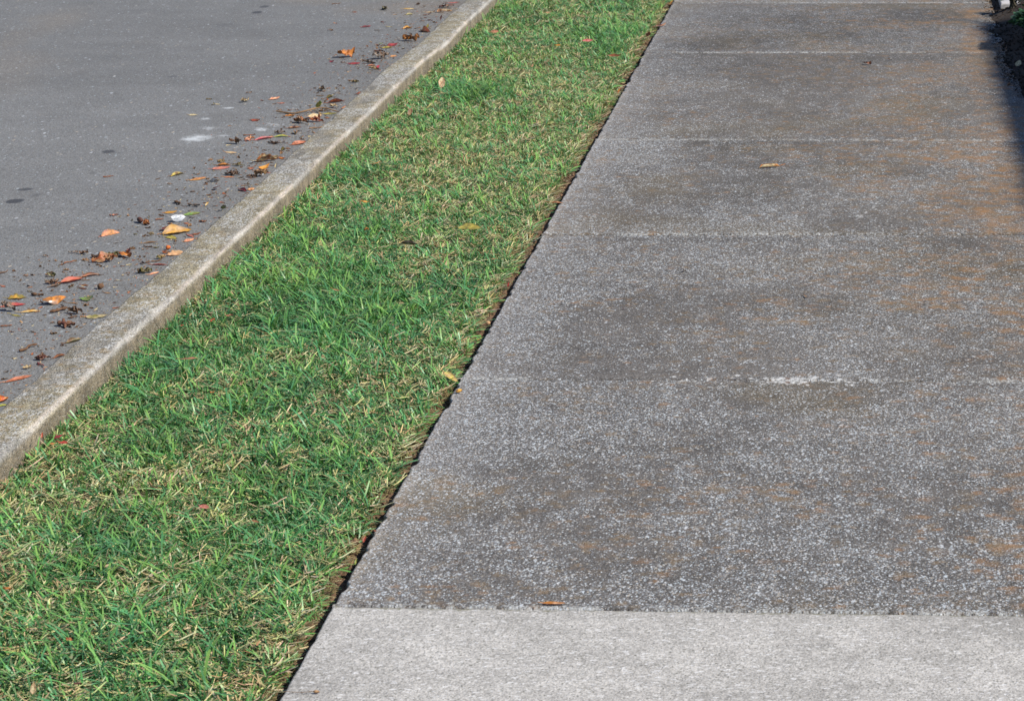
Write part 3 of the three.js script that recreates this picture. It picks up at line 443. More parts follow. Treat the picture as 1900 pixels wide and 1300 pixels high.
function leaf(where, x, y, z, L, yawDeg, sh, c1n, c2n, label, o) {
  const c1 = LIN[c1n], c2 = LIN[c2n], parts = [];
  let name = 'fallen_leaf', cat = 'leaf';
  if (sh === 'twig' || sh === 'longtwig') {
    name = 'twig'; cat = 'twig'; const r = sh === 'twig' ? 0.0016 : 0.003, b = sh === 'twig' ? rr(-0.05, 0.05) : 0.11;
    parts.push(['stalk', stick([[-L / 2, r, 0], [-L * 0.2, r * 1.6, L * b], [L * 0.2, r * 1.4, -L * b * 0.7], [L / 2, r * 1.5 + 0.002, L * b]], r * 1.25, r * 0.8, c1, c2, 0.9), woodMat]);
    if (sh === 'longtwig') parts.push(['side_shoot', stick([[L * 0.1, r, 0], [L * 0.22, r * 3, L * 0.06], [L * 0.3, r * 4, L * 0.12]], r * 0.6, r * 0.35, c1, c2, 0.6), woodMat]);
  } else if (sh === 'bark') {
    name = 'bark_fragment'; cat = 'bark'; const r = L * 0.09;
    parts.push(['slab', stick([[-L / 2, r * 0.7, 0], [-L * 0.15, r * 1.2, L * 0.05], [L * 0.2, r * 0.8, -L * 0.03], [L / 2, r * 1.6, L * 0.03]], r * 0.9, r * 0.6, c1, c2, 1.5), woodMat]);
    if (o.fork) { parts.push(['branch', stick([[-L * 0.1, r, 0], [L * 0.05, r, L * 0.18], [L * 0.15, r * 0.8, L * 0.34]], r * 0.7, r * 0.4, c1, c2, 1.4), woodMat]); parts.push(['branch', stick([[-L * 0.2, r, 0], [-L * 0.3, r * 1.4, -L * 0.2], [-L * 0.42, r, -L * 0.3]], r * 0.6, r * 0.4, c1, c2, 1.4), woodMat]); }
  } else if (sh === 'pod') {
    name = 'seed_pod'; cat = 'seed pod'; const g = new THREE.IcosahedronGeometry(0.5, 3), p = g.attributes.position, col = [];
    for (let i = 0; i < p.count; i++) { const px = p.getX(i), py = p.getY(i), pz = p.getZ(i), k = fbm(px * 5 + x * 9, py * 5 + pz * 3, 3), q = 0.85 + 0.3 * k; p.setXYZ(i, px * L * q * (1 + 0.25 * px), (py * q + 0.45) * L * o.ratio, pz * L * o.ratio * q); for (let w = 0; w < 3; w++) col.push(lerp(c1[w], c2[w], clamp(k * 2 - 0.6)) * (0.8 + 0.4 * k)); }
    g.setAttribute('color', new THREE.Float32BufferAttribute(col, 3)); g.computeVertexNormals(); parts.push(['husk', g, woodMat]);
    if (o.stalk) parts.push(['stalk', stick([[-L * 0.4, L * 0.3, 0], [-L * 2.2, L * 0.12, L * 0.2], [-L * 4.4, L * 0.15, L * 0.1], [-L * 6.3, L * 0.12, L * 0.25]], L * 0.06, L * 0.05, LIN.ash, LIN.brown, 0.5), woodMat]);
  } else {
    const crumb = sh === 'crumple' && L < 0.026; if (sh === 'crumple') { name = crumb ? 'leaf_scrap' : 'fallen_leaf'; cat = crumb ? 'leaf scrap' : 'leaf'; }
    parts.push(['blade', sheet(L, sh, c1, c2, o), o.gloss ? leafGloss : leafMat]);
    if (L > 0.022 && sh !== 'crumple') { const st = (sh === 'rolled' ? 0.34 : rr(0.16, 0.3)) * L, e = sh === 'rolled' ? 1 : -1; parts.push(['stem', stick([[e * L * 0.46, 0.001, 0], [e * (L * 0.5 + st * 0.5), 0.0015 + st * 0.08, st * rr(-0.15, 0.15)], [e * (L * 0.5 + st), 0.001 + st * 0.25 * rnd(), st * rr(-0.4, 0.4)]], 0.0011, 0.0008, sh === 'rolled' ? LIN.maroon : LIN.brown, c2, 0.3), woodMat]); }
    else if (sh === 'crumple' && L > 0.03) parts.push(['curl', sheet(L * 0.5, 'crumple', c2, c1, { ratio: Math.min(0.8, o.ratio * 1.5), hgt: 0.5, curl: 0.6 }).rotateY(rr(-1, 1)).translate(rr(-0.2, 0.2) * L, L * 0.03, rr(-0.08, 0.08) * L), leafMat]);
  }
  const tilt = new THREE.Matrix4().makeRotationZ((o.pitch ?? 0) * Math.PI / 180).multiply(new THREE.Matrix4().makeRotationX((o.roll ?? (where === 'road' && sh !== 'moon' ? rr(6, 22) : where === 'grass' ? rr(10, 28) : 0)) * Math.PI / 180));
  let low = Infinity; for (const p of parts) { p[1].applyMatrix4(tilt); p[1].computeBoundingBox(); low = Math.min(low, p[1].boundingBox.min.y); }
  const g = group(name); Object.assign(g.userData, { label, category: cat, group: WHERE[where] });
  g.position.set(x, y + (where === 'walk' ? 0.0025 : 0.001), z); g.rotation.y = yawDeg * Math.PI / 180;
  for (const p of parts) { p[1].translate(0, -low, 0); mesh(p[0], p[1], p[2], g); }
}
leaf('road', -2.183, -0.115, -13.193, 0.064, 16, 'lance', 'pink', 'maroon', 'narrow pink leaf where the kerb leaves the picture at the top', { ratio: 0.26 });
leaf('road', -2.375, -0.115, -12.973, 0.060, -4, 'lance', 'gold', 'cream', 'straight pale orange leaf alone on the asphalt far up the kerb', { ratio: 0.26, curl: 0.12 });
leaf('road', -2.194, -0.115, -13.033, 0.080, 30, 'crumple', 'maroon', 'brown', 'dark red crumpled leaf behind a pale one at the far end of the kerb', { ratio: 0.3 });
leaf('road', -2.172, -0.115, -12.915, 0.070, -27, 'lance', 'cream', 'peach', 'pale cream leaf touching the far kerb in front of a dark red one', { ratio: 0.26 });
leaf('road', -2.249, -0.115, -12.856, 0.050, 15, 'lance', 'peach', 'cream', 'flat peach leaf beside a brown curl near the far kerb', { ratio: 0.26 });
leaf('road', -2.200, -0.115, -12.856, 0.038, 58, 'crumple', 'brown', 'peach', 'brown curled leaf between peach and cream leaves at the far kerb', { ratio: 0.42, hgt: 0.5 });
leaf('road', -2.338, -0.115, -12.779, 0.047, 49, 'ovate', 'straw', 'olive', 'dull straw coloured small leaf below the straight orange leaf', { ratio: 0.42 });
leaf('road', -2.246, -0.115, -12.741, 0.027, 0, 'crumple', 'pink', 'dark', 'tiny pinkish grey leaf scrap below the flat peach leaf', { ratio: 0.42 });
leaf('road', -2.146, -0.115, -12.573, 0.024, 74, 'ovate', 'dark', 'maroon', 'dark maroon leaf standing upright against the far kerb', { ratio: 0.42, pitch: 60 });
leaf('road', -2.495, -0.115, -12.954, 0.063, -55, 'crumple', 'olive', 'dark', 'olive scrap with a dark end in the far roadway', { ratio: 0.4 });
leaf('road', -2.626, -0.115, -12.856, 0.024, -5, 'ovate', 'rust', 'brown', 'faded rust scrap farthest out in the upper roadway', { ratio: 0.42 });
leaf('road', -2.781, -0.115, -13.153, 0.049, 29, 'twig', 'dark', 'brown', 'thin dark twig at the top edge of the roadway', { ratio: 0.1 });
leaf('road', -2.356, -0.115, -13.133, 0.032, 65, 'crumple', 'dark', 'brown', 'dark crumb above the straight pale orange leaf', { ratio: 0.42 });
leaf('road', -2.418, -0.115, -12.499, 0.026, 4, 'crumple', 'dark', 'maroon', 'dark flake up the road from the dark red oval leaf', { ratio: 0.42 });
leaf('road', -2.470, -0.115, -12.354, 0.054, 41, 'ovate', 'maroon', 'red', 'dark red oval leaf lying alone in the upper roadway', { ratio: 0.42, curl: 0.2 });
leaf('road', -2.645, -0.115, -12.462, 0.018, -3, 'crumple', 'rust', 'orange', 'tiny orange brown fleck out in the upper roadway', { ratio: 0.42 });
leaf('road', -2.621, -0.115, -12.230, 0.028, 2, 'crumple', 'dark', 'brown', 'small dark flake out in the upper roadway beyond the crimson leaf', { ratio: 0.42 });
leaf('road', -2.262, -0.115, -12.301, 0.056, 40, 'ovate', 'gold', 'orange', 'golden leaf with a raised edge beside the pinkish cupped leaf', { ratio: 0.42, cup: 0.9 });
leaf('road', -2.156, -0.115, -12.195, 0.075, -45, 'ovate', 'peach', 'salmon', 'peach cupped leaf against the far part of the kerb', { ratio: 0.5, cup: 1.2, roll: 35 });
leaf('road', -2.166, -0.115, -12.301, 0.026, 59, 'ovate', 'olive', 'yellow', 'olive leaf tip poking up behind the peach cupped leaf', { ratio: 0.42, pitch: 50 });
leaf('road', -2.232, -0.115, -12.536, 0.024, 6, 'crumple', 'dark', 'brown', 'dark crumb near the far kerb below the upright maroon leaf', { ratio: 0.42 });
leaf('road', -2.198, -0.115, -12.554, 0.024, -5, 'crumple', 'dark', 'maroon', 'second dark crumb near the far kerb, closer to the upright maroon leaf', { ratio: 0.42 });
leaf('road', -2.177, -0.115, -11.905, 0.083, -11, 'crumple', 'orange', 'brown', 'orange brown crumpled leaf with stripes resting at the far kerb', { ratio: 0.45, hgt: 0.45 });
leaf('road', -2.391, -0.115, -12.230, 0.039, -3, 'twig', 'ash', 'dark', 'grey brown splinter near the pale straw in the upper roadway', { ratio: 0.1 });
leaf('road', -2.359, -0.115, -12.336, 0.041, -23, 'twig', 'straw', 'cream', 'pale straw splinter lying in the upper roadway', { ratio: 0.1 });
leaf('road', -2.302, -0.115, -11.822, 0.022, -5, 'ovate', 'green', 'yellow', 'tiny yellow green leaf scrap above the red and olive pair', { ratio: 0.42 });
leaf('road', -2.238, -0.115, -11.757, 0.072, 59, 'ovate', 'red', 'maroon', 'red leaf with a raised tip lying on an olive leaf', { ratio: 0.42, curl: 0.3, roll: 20 });
leaf('road', -2.248, -0.115, -11.692, 0.047, 22, 'ovate', 'olive', 'yellow', 'olive leaf tucked under a red leaf in the upper gutter', { ratio: 0.5 });
leaf('road', -2.267, -0.115, -11.580, 0.044, -4, 'crumple', 'brown', 'maroon', 'reddish brown flakes below the red and olive pair', { ratio: 0.3 });
leaf('road', -2.385, -0.115, -11.424, 0.083, 35, 'lobed', 'orange', 'rust', 'orange crumpled leaf with one end curled up near the crimson leaf', { ratio: 0.6, curl: 0.9, hgt: 0.6 });
leaf('road', -2.420, -0.115, -11.287, 0.049, -64, 'ovate', 'crimson', 'maroon', 'small crimson leaf lying on the asphalt', { ratio: 0.42, curl: 0.25 });
leaf('road', -2.310, -0.115, -11.227, 0.057, 14, 'lance', 'red', 'maroon', 'deep red flat leaf to the kerb side of the crimson one', { ratio: 0.4 });
leaf('road', -2.219, -0.115, -11.378, 0.088, 40, 'crumple', 'ash', 'brown', 'grey brown crumpled leaf with a dusty look near the upper kerb', { ratio: 0.4 });
leaf('road', -2.173, -0.115, -11.439, 0.039, 49, 'ovate', 'orange', 'peach', 'small orange leaf at the end of a grey brown crumple', { ratio: 0.42 });
leaf('road', -2.244, -0.115, -11.242, 0.070, -34, 'crumple', 'brown', 'ash', 'flat brown flake row between the deep red leaf and kerb', { ratio: 0.25 });
leaf('road', -2.223, -0.115, -11.182, 0.037, 25, 'ovate', 'salmon', 'brown', 'pinkish brown leaf in front of the flat brown flakes', { ratio: 0.42 });
leaf('road', -2.194, -0.115, -11.065, 0.035, 2, 'crumple', 'straw', 'tan', 'tan curled leaf joined to a red scrap near the kerb', { ratio: 0.42, hgt: 0.5 });
leaf('road', -2.180, -0.115, -11.094, 0.034, 72, 'ovate', 'red', 'crimson', 'bright red scrap leaning on a tan curled leaf', { ratio: 0.42, pitch: 25 });
leaf('road', -2.212, -0.115, -10.728, 0.041, 16, 'crumple', 'olive', 'brown', 'olive brown crumpled leaf alone beside the middle kerb', { ratio: 0.42 });
leaf('road', -2.307, -0.115, -10.540, 0.055, -53, 'crumple', 'dark', 'tan', 'dark curled scrap with a tan end above the long twig', { ratio: 0.4, hgt: 0.4 });
leaf('road', -2.135, -0.115, -10.461, 0.048, 69, 'lance', 'rust', 'maroon', 'rust leaf half hidden behind the kerb edge', { ratio: 0.26, roll: 30 });
leaf('road', -2.241, -0.115, -10.371, 0.045, 63, 'ovate', 'olive', 'dark', 'dark olive folded leaf above the rolled red leaf', { ratio: 0.42, fold: 0.8, roll: 30 });
leaf('road', -2.284, -0.115, -10.396, 0.040, -25, 'twig', 'brown', 'tan', 'short brown twig beside the dark olive folded leaf', { ratio: 0.1 });
leaf('road', -2.193, -0.115, -10.257, 0.080, 37, 'lance', 'maroon', 'rust', 'dark red rolled leaf just above the long twig', { ratio: 0.22, cup: 1.5 });
leaf('road', -2.457, -0.115, -10.332, 0.051, 51, 'ovate', 'salmon', 'peach', 'salmon leaf lying apart in the road above the white scuffs', { ratio: 0.42, curl: 0.4 });
leaf('road', -2.406, -0.115, -10.232, 0.027, 19, 'ovate', 'rust', 'salmon', 'small rust leaf below the salmon leaf', { ratio: 0.42 });
leaf('road', -2.563, -0.115, -10.269, 0.048, 66, 'crumple', 'cream', 'brown', 'pale curled leaf scrap far out from the long twig', { ratio: 0.4, hgt: 0.4 });
leaf('road', -2.596, -0.115, -10.474, 0.024, 5, 'crumple', 'brown', 'tan', 'small brown curled scrap highest of the pale ones out in the road', { ratio: 0.42 });
leaf('road', -2.664, -0.115, -10.194, 0.035, 3, 'crumple', 'ash', 'cream', 'grey brown flake above the cream oval leaf', { ratio: 0.25 });
leaf('road', -2.722, -0.115, -10.320, 0.024, -3, 'crumple', 'brown', 'olive', 'small brown flake above the grey one, far out in the road', { ratio: 0.42 });
leaf('road', -2.217, -0.115, -10.060, 0.056, -64, 'ovate', 'yellow', 'green', 'yellow green leaf leaning up against the long twig', { ratio: 0.5, pitch: 40 });
leaf('road', -2.257, -0.115, -10.024, 0.246, 7, 'longtwig', 'tan', 'dark', 'long tan twig lying across the gutter', { ratio: 0.06 });
leaf('road', -2.311, -0.115, -9.952, 0.042, 18, 'ovate', 'orange', 'brown', 'orange brown leaf under the thick end of the long twig', { ratio: 0.42, curl: 0.3 });
leaf('road', -2.160, -0.115, -9.988, 0.056, 11, 'lance', 'olive', 'yellow', 'olive leaf lying beneath the kerb end of the long twig', { ratio: 0.26 });
leaf('road', -2.174, -0.115, -10.133, 0.039, -23, 'crumple', 'tan', 'cream', 'tan crumpled leaf behind the kerb end of the long twig', { ratio: 0.42, hgt: 0.5 });
leaf('road', -2.133, -0.115, -10.120, 0.031, 78, 'ovate', 'orange', 'salmon', 'small orange leaf curled up at the kerb past the long twig', { ratio: 0.42, curl: 0.8 });
leaf('road', -2.204, -0.115, -9.917, 0.058, 29, 'ovate', 'cream', 'peach', 'cream leaf with a pointed top in front of the long twig', { ratio: 0.5, roll: 30 });
leaf('road', -2.234, -0.115, -9.800, 0.077, -32, 'crumple', 'rust', 'tan', 'rust and tan crumpled leaf below the long twig', { ratio: 0.4, hgt: 0.4 });
leaf('road', -2.182, -0.115, -9.823, 0.058, -8, 'crumple', 'maroon', 'rust', 'dark reddish crumple beside the rust and tan one below the twig', { ratio: 0.4 });
leaf('road', -2.151, -0.115, -9.893, 0.025, 1, 'crumple', 'rust', 'brown', 'little rust scrap close to the kerb below the long twig', { ratio: 0.42 });
leaf('road', -2.422, -0.115, -9.847, 0.050, -30, 'lobed', 'redorange', 'brown', 'orange red leaf scrap with three points in the open road', { ratio: 0.6, curl: 0.4 });
leaf('road', -2.495, -0.115, -9.732, 0.017, -2, 'ovate', 'tan', 'peach', 'tiny tan leaf between the white scuffs', { ratio: 0.42 });
leaf('road', -2.236, -0.115, -9.687, 0.059, 14, 'lance', 'peach', 'maroon', 'peach leaf laid over a dark red one near the middle kerb', { ratio: 0.26, cup: 0.8 });
leaf('road', -2.153, -0.115, -9.687, 0.056, 30, 'twig', 'tan', 'brown', 'thin tan twig pointing at the kerb under the reddish crumple', { ratio: 0.1 });
leaf('road', -2.694, -0.115, -9.964, 0.036, 1, 'ovate', 'cream', 'straw', 'cream oval leaf alone above the white smear', { ratio: 0.42 });
leaf('road', -2.371, -0.115, -9.532, 0.049, -1, 'twig', 'brown', 'rust', 'thin brown stalk above the pinkish red leaf', { ratio: 0.1 });
leaf('road', -2.348, -0.115, -9.434, 0.041, 32, 'crumple', 'peach', 'salmon', 'peach crumpled leaf at the tip of the pinkish red leaf', { ratio: 0.42, hgt: 0.4 });
leaf('road', -2.301, -0.115, -9.467, 0.087, 45, 'lance', 'crimson', 'pink', 'bright pinkish red leaf end to end with a green one', { ratio: 0.28, cup: 0.5 });
leaf('road', -2.246, -0.115, -9.510, 0.058, 18, 'lance', 'green', 'yellow', 'green leaf end to end with a pinkish red one', { ratio: 0.3, cup: 0.5 });
leaf('road', -2.267, -0.115, -9.575, 0.041, 2, 'crumple', 'brown', 'ash', 'brown crumpled leaf behind the green leaf', { ratio: 0.42, hgt: 0.4 });
leaf('road', -2.203, -0.115, -9.575, 0.050, -83, 'ovate', 'rust', 'olive', 'rust leaf folded over to show an olive underside', { ratio: 0.42, fold: 0.9 });
leaf('road', -2.385, -0.115, -9.371, 0.059, -26, 'crumple', 'dark', 'brown', 'dark brown crumble beside the pinkish red leaf', { ratio: 0.4 });
leaf('road', -2.233, -0.115, -9.371, 0.070, -13, 'crumple', 'dark', 'brown', 'thin dark curl in front of the green leaf', { ratio: 0.18 });
leaf('road', -2.147, -0.115, -9.371, 0.075, 52, 'ovate', 'salmon', 'rust', 'salmon brown wrinkled leaf pressed against the kerb', { ratio: 0.42, roll: 15, curl: 0.2 });
leaf('road', -2.181, -0.115, -9.246, 0.040, 77, 'ovate', 'olive', 'dark', 'small olive leaf folded upright below the green one', { ratio: 0.42, fold: 1, roll: 30 });
leaf('road', -2.358, -0.115, -9.194, 0.051, -18, 'lance', 'cream', 'peach', 'cream spindle shaped leaf with a dark stalk', { ratio: 0.26 });
leaf('road', -2.192, -0.115, -9.044, 0.081, 33, 'ovate', 'rust', 'cream', 'big brown curled leaf with a pale hollow', { ratio: 0.42, cup: 1.4, curl: 0.3, roll: 25, hgt: 0.5 });
leaf('road', -2.145, -0.115, -9.084, 0.039, -32, 'ovate', 'rust', 'orange', 'rust leaf at the kerb beside the big brown curled leaf', { ratio: 0.42, curl: 0.5 });
leaf('road', -2.329, -0.115, -8.966, 0.052, 9, 'ovate', 'orange', 'brown', 'orange brown leaf stacked on a salmon one', { ratio: 0.42, cup: 0.5 });
leaf('road', -2.323, -0.115, -8.908, 0.070, 34, 'ovate', 'salmon', 'pink', 'salmon leaf flat under the orange brown one', { ratio: 0.35 });
leaf('road', -2.352, -0.115, -9.024, 0.031, -4, 'crumple', 'olive', 'tan', 'olive crumple on top of the orange brown and salmon stack', { ratio: 0.42 });
leaf('road', -2.275, -0.115, -8.956, 0.046, -5, 'crumple', 'brown', 'olive', 'brown flakes trailing from the orange brown stack toward the kerb', { ratio: 0.3 });
leaf('road', -2.214, -0.115, -8.898, 0.041, -39, 'ovate', 'salmon', 'brown', 'pinkish brown leaf beside the yellow curled leaf', { ratio: 0.42, curl: 0.3 });
leaf('road', -2.174, -0.115, -8.908, 0.055, 64, 'ovate', 'gold', 'orange', 'yellow curled leaf standing up near the kerb', { ratio: 0.42, curl: 0.9, roll: 25 });
leaf('road', -2.134, -0.115, -8.927, 0.019, 66, 'ovate', 'cream', 'straw', 'pale cream leaf standing at the kerb edge', { ratio: 0.42, pitch: 60 });
leaf('road', -2.151, -0.115, -8.775, 0.056, -14, 'crumple', 'brown', 'tan', 'wide brown crumple under the yellow curled leaf', { ratio: 0.42, hgt: 0.4 });
leaf('road', -2.139, -0.115, -8.832, 0.019, -1, 'ovate', 'pink', 'salmon', 'small pink leaf at the kerb by the wide brown crumple', { ratio: 0.42 });
leaf('road', -2.180, -0.115, -8.757, 0.043, -14, 'crumple', 'dark', 'brown', 'dark flake to the road side of the wide brown crumple', { ratio: 0.35 });
leaf('road', -2.257, -0.115, -8.794, 0.060, -20, 'crumple', 'dark', 'brown', 'dark crumple lying behind a salmon strip', { ratio: 0.42 });
leaf('road', -2.259, -0.115, -8.757, 0.039, -1, 'lance', 'salmon', 'orange', 'salmon strip in front of a dark crumple', { ratio: 0.3 });
leaf('road', -2.449, -0.115, -8.794, 0.068, 61, 'lance', 'yellow', 'brown', 'yellow leaf with a brown stalk end far out from the kerb', { ratio: 0.35, cup: 0.6 });
leaf('road', -2.357, -0.115, -8.720, 0.066, 44, 'lance', 'salmon', 'gold', 'salmon leaf with a golden tip between yellow and whitish leaves', { ratio: 0.3 });
leaf('road', -2.293, -0.115, -8.683, 0.038, -11, 'lance', 'grey', 'dark', 'whitish curled leaf with a dark underside', { ratio: 0.35, cup: 1.4 });
leaf('road', -2.249, -0.115, -8.548, 0.035, -56, 'ovate', 'pink', 'crimson', 'small pink triangular leaf near the whitish curled one', { ratio: 0.8, pitch: 20 });
leaf('road', -2.156, -0.115, -8.530, 0.053, -49, 'ovate', 'maroon', 'red', 'dark red folded leaf against the kerb', { ratio: 0.42, fold: 0.6 });
leaf('road', -2.131, -0.115, -8.548, 0.035, 53, 'ovate', 'orange', 'peach', 'orange leaf at the kerb touching the dark red folded leaf', { ratio: 0.42 });
leaf('road', -2.680, -0.115, -8.757, 0.036, 17, 'twig', 'rust', 'brown', 'thin rusty twig alone in the open road', { ratio: 0.1 });
leaf('road', -2.434, -0.115, -8.638, 0.017, 5, 'crumple', 'tan', 'brown', 'faint tan flake under the yellow leaf with a brown stalk', { ratio: 0.42 });
leaf('road', -2.323, -0.115, -8.323, 0.049, -55, 'bark', 'dark', 'brown', 'dark bark curl above the golden leaf', { ratio: 0.25 });
leaf('road', -2.257, -0.115, -8.281, 0.047, -23, 'bark', 'dark', 'ash', 'dark flat bark piece above the green leaf', { ratio: 0.25 });
leaf('road', -2.218, -0.115, -8.290, 0.020, 56, 'ovate', 'gold', 'cream', 'small golden upright scrap beside the dark bark piece', { ratio: 0.42, pitch: 35 });
leaf('road', -2.189, -0.115, -8.281, 0.016, -3, 'crumple', 'brown', 'dark', 'brown crumb between the golden upright scrap and the kerb', { ratio: 0.42 });
leaf('road', -2.143, -0.115, -8.207, 0.044, -73, 'ovate', 'green', 'maroon', 'half green half brown leaf propped at the kerb', { ratio: 0.42, pitch: 30 });
leaf('road', -2.309, -0.115, -8.182, 0.042, 28, 'ovate', 'gold', 'orange', 'golden orange leaf just above the silver grey one', { ratio: 0.42, curl: 0.3 });
leaf('road', -2.234, -0.115, -8.158, 0.062, 40, 'lance', 'green', 'olive', 'flat green leaf near the silver grey one', { ratio: 0.32 });
leaf('road', -2.247, -0.115, -8.045, 0.050, -3, 'ovate', 'grey', 'grey', 'silver grey curled leaf with a dark hollow', { ratio: 0.75, cup: -0.5, roll: 38, curl: 0.05, fold: 0.1 });
leaf('road', -2.368, -0.115, -8.037, 0.038, -60, 'pod', 'maroon', 'dark', 'dark maroon seed pod on the asphalt', { ratio: 0.45 });
leaf('road', -2.340, -0.115, -8.006, 0.041, -47, 'crumple', 'rust', 'orange', 'rust husk fragments beside the dark maroon seed pod', { ratio: 0.42 });
leaf('road', -2.318, -0.115, -8.077, 0.027, 27, 'twig', 'rust', 'brown', 'short rusty stalk between seed pod and silver grey leaf', { ratio: 0.1 });
leaf('road', -2.218, -0.115, -8.101, 0.024, -28, 'twig', 'dark', 'ash', 'short dark stalk under the flat green leaf', { ratio: 0.1 });
leaf('road', -2.169, -0.115, -8.045, 0.029, -10, 'crumple', 'rust', 'brown', 'rust curl between the silver grey leaf and the kerb', { ratio: 0.4 });
leaf('road', -2.482, -0.115, -8.133, 0.030, 2, 'crumple', 'dark', 'salmon', 'dark flake with a pinkish top above the orange half moon leaf', { ratio: 0.4 });
leaf('road', -2.413, -0.115, -7.860, 0.071, 52, 'moon', 'orange', 'salmon', 'orange half moon leaf lying alone on the asphalt', { ratio: 0.4 });
leaf('road', -2.213, -0.115, -7.890, 0.097, 36, 'ovate', 'gold', 'tan', 'large golden tan leaf below the silver grey one', { ratio: 0.55, cup: 0.55, curl: 0.15, roll: 18 });
leaf('road', -2.249, -0.115, -7.936, 0.062, 57, 'ovate', 'brown', 'maroon', 'brown leaf half covered by the large golden tan leaf', { ratio: 0.42, curl: 0.3 });
leaf('road', -2.213, -0.115, -8.014, 0.025, -34, 'ovate', 'salmon', 'brown', 'salmon leaf tip beside the silver grey leaf', { ratio: 0.42 });
leaf('road', -2.210, -0.115, -7.814, 0.048, -29, 'ovate', 'olive', 'yellow', 'olive leaf under the front edge of the large golden tan leaf', { ratio: 0.42 });
leaf('road', -2.146, -0.115, -7.867, 0.032, 38, 'ovate', 'rust', 'dark', 'rust leaf at the kerb past the large golden tan leaf', { ratio: 0.42, curl: 0.5 });
leaf('road', -2.158, -0.115, -7.844, 0.054, -50, 'lance', 'salmon', 'pink', 'pinkish stalk shaped leaf between the golden tan leaf and kerb', { ratio: 0.2 });
leaf('road', -2.144, -0.115, -7.777, 0.044, 61, 'ovate', 'salmon', 'peach', 'salmon leaf touching the kerb below the golden tan leaf', { ratio: 0.42, curl: 0.2 });
leaf('road', -2.281, -0.115, -7.852, 0.025, -1, 'crumple', 'brown', 'cream', 'brown folded scrap to the road side of the golden tan leaf', { ratio: 0.42, fold: 0.6 });
leaf('road', -2.335, -0.115, -7.860, 0.014, -1, 'crumple', 'dark', 'olive', 'small dark lump between the half moon leaf and the brown fold', { ratio: 0.42 });
leaf('road', -2.259, -0.115, -7.748, 0.051, 24, 'lance', 'brown', 'tan', 'slender brown curled leaf below the brown folded scrap', { ratio: 0.15, cup: 1 });
leaf('road', -2.292, -0.115, -7.638, 0.036, -64, 'ovate', 'red', 'rust', 'small red folded leaf above the rust brown one', { ratio: 0.42, fold: 0.7, roll: 20 });
leaf('road', -2.135, -0.115, -7.596, 0.064, 49, 'lobed', 'tan', 'peach', 'tan lobed leaf against the kerb', { ratio: 0.6, roll: 15 });
leaf('road', -2.179, -0.115, -7.660, 0.015, -5, 'pod', 'orange', 'redorange', 'round orange berry beside the tan lobed leaf', { ratio: 0.9 });
leaf('road', -2.172, -0.115, -7.610, 0.029, -22, 'crumple', 'brown', 'rust', 'brown scrap under the round orange berry', { ratio: 0.42 });
leaf('road', -2.219, -0.115, -7.674, 0.018, -4, 'twig', 'olive', 'dark', 'short olive stalk above the round orange berry', { ratio: 0.1 });
leaf('road', -2.278, -0.115, -7.560, 0.060, -36, 'lobed', 'rust', 'orange', 'rust brown leaf with a wavy edge', { ratio: 0.5, curl: 0.35, hgt: 0.3 });
leaf('road', -2.325, -0.115, -7.497, 0.075, 23, 'crumple', 'tan', 'rust', 'tan and rust crumpled leaf with a hole', { ratio: 0.4, hgt: 0.35 });
leaf('road', -2.318, -0.115, -7.574, 0.055, 40, 'crumple', 'dark', 'olive', 'dark crumple joining the tan and the rust brown leaves', { ratio: 0.42 });
leaf('road', -2.367, -0.115, -7.546, 0.047, -38, 'crumple', 'brown', 'dark', 'brown frayed leaf strip behind the tan and rust crumple', { ratio: 0.3 });
leaf('road', -2.418, -0.115, -7.596, 0.035, -23, 'crumple', 'dark', 'brown', 'dark frayed crumb farther from the kerb than the tan crumple', { ratio: 0.42 });
leaf('road', -2.455, -0.115, -7.610, 0.028, 17, 'crumple', 'brown', 'ash', 'small brown frayed crumb at the road side end of the row', { ratio: 0.42 });
leaf('road', -2.527, -0.115, -7.567, 0.021, -24, 'crumple', 'brown', 'ash', 'faint brown crumb out in the road above the red orange leaf', { ratio: 0.42 });
leaf('road', -2.150, -0.115, -7.456, 0.058, -7, 'lance', 'pink', 'salmon', 'pink straight leaf pointing into the kerb', { ratio: 0.16, cup: 0.8 });
leaf('road', -2.179, -0.115, -7.497, 0.057, 41, 'twig', 'dark', 'brown', 'dark twig lying behind the pink straight leaf', { ratio: 0.1 });
leaf('road', -2.169, -0.115, -7.539, 0.031, 50, 'crumple', 'olive', 'tan', 'olive curled tip at the end of the dark twig', { ratio: 0.42, hgt: 0.5 });
leaf('road', -2.204, -0.115, -7.470, 0.026, -57, 'crumple', 'maroon', 'dark', 'maroon crumb at the stalk end of the pink straight leaf', { ratio: 0.42 });
leaf('road', -2.166, -0.115, -7.354, 0.042, 17, 'crumple', 'olive', 'dark', 'olive and brown crumple in front of the pink straight leaf', { ratio: 0.42, hgt: 0.4 });
leaf('road', -2.137, -0.115, -7.348, 0.039, 56, 'lance', 'salmon', 'peach', 'salmon leaf tip at the kerb beside the olive and brown crumple', { ratio: 0.26 });
leaf('road', -2.430, -0.115, -7.484, 0.034, 41, 'twig', 'rust', 'brown', 'rusty stalk between the crumpled row and the red orange leaf', { ratio: 0.1 });
leaf('road', -2.349, -0.115, -7.249, 0.072, 43, 'ovate', 'redorange', 'rust', 'red orange leaf with a folded brown flap', { ratio: 0.45, fold: 0.4, curl: 0.2, roll: 12 });
leaf('road', -2.429, -0.115, -7.315, 0.030, -13, 'crumple', 'olive', 'dark', 'olive brown curl above the stalk of the red orange leaf', { ratio: 0.45, hgt: 0.4 });
leaf('road', -2.401, -0.115, -7.229, 0.041, 34, 'crumple', 'dark', 'brown', 'dark frayed leaf at the stalk of the red orange leaf', { ratio: 0.42 });
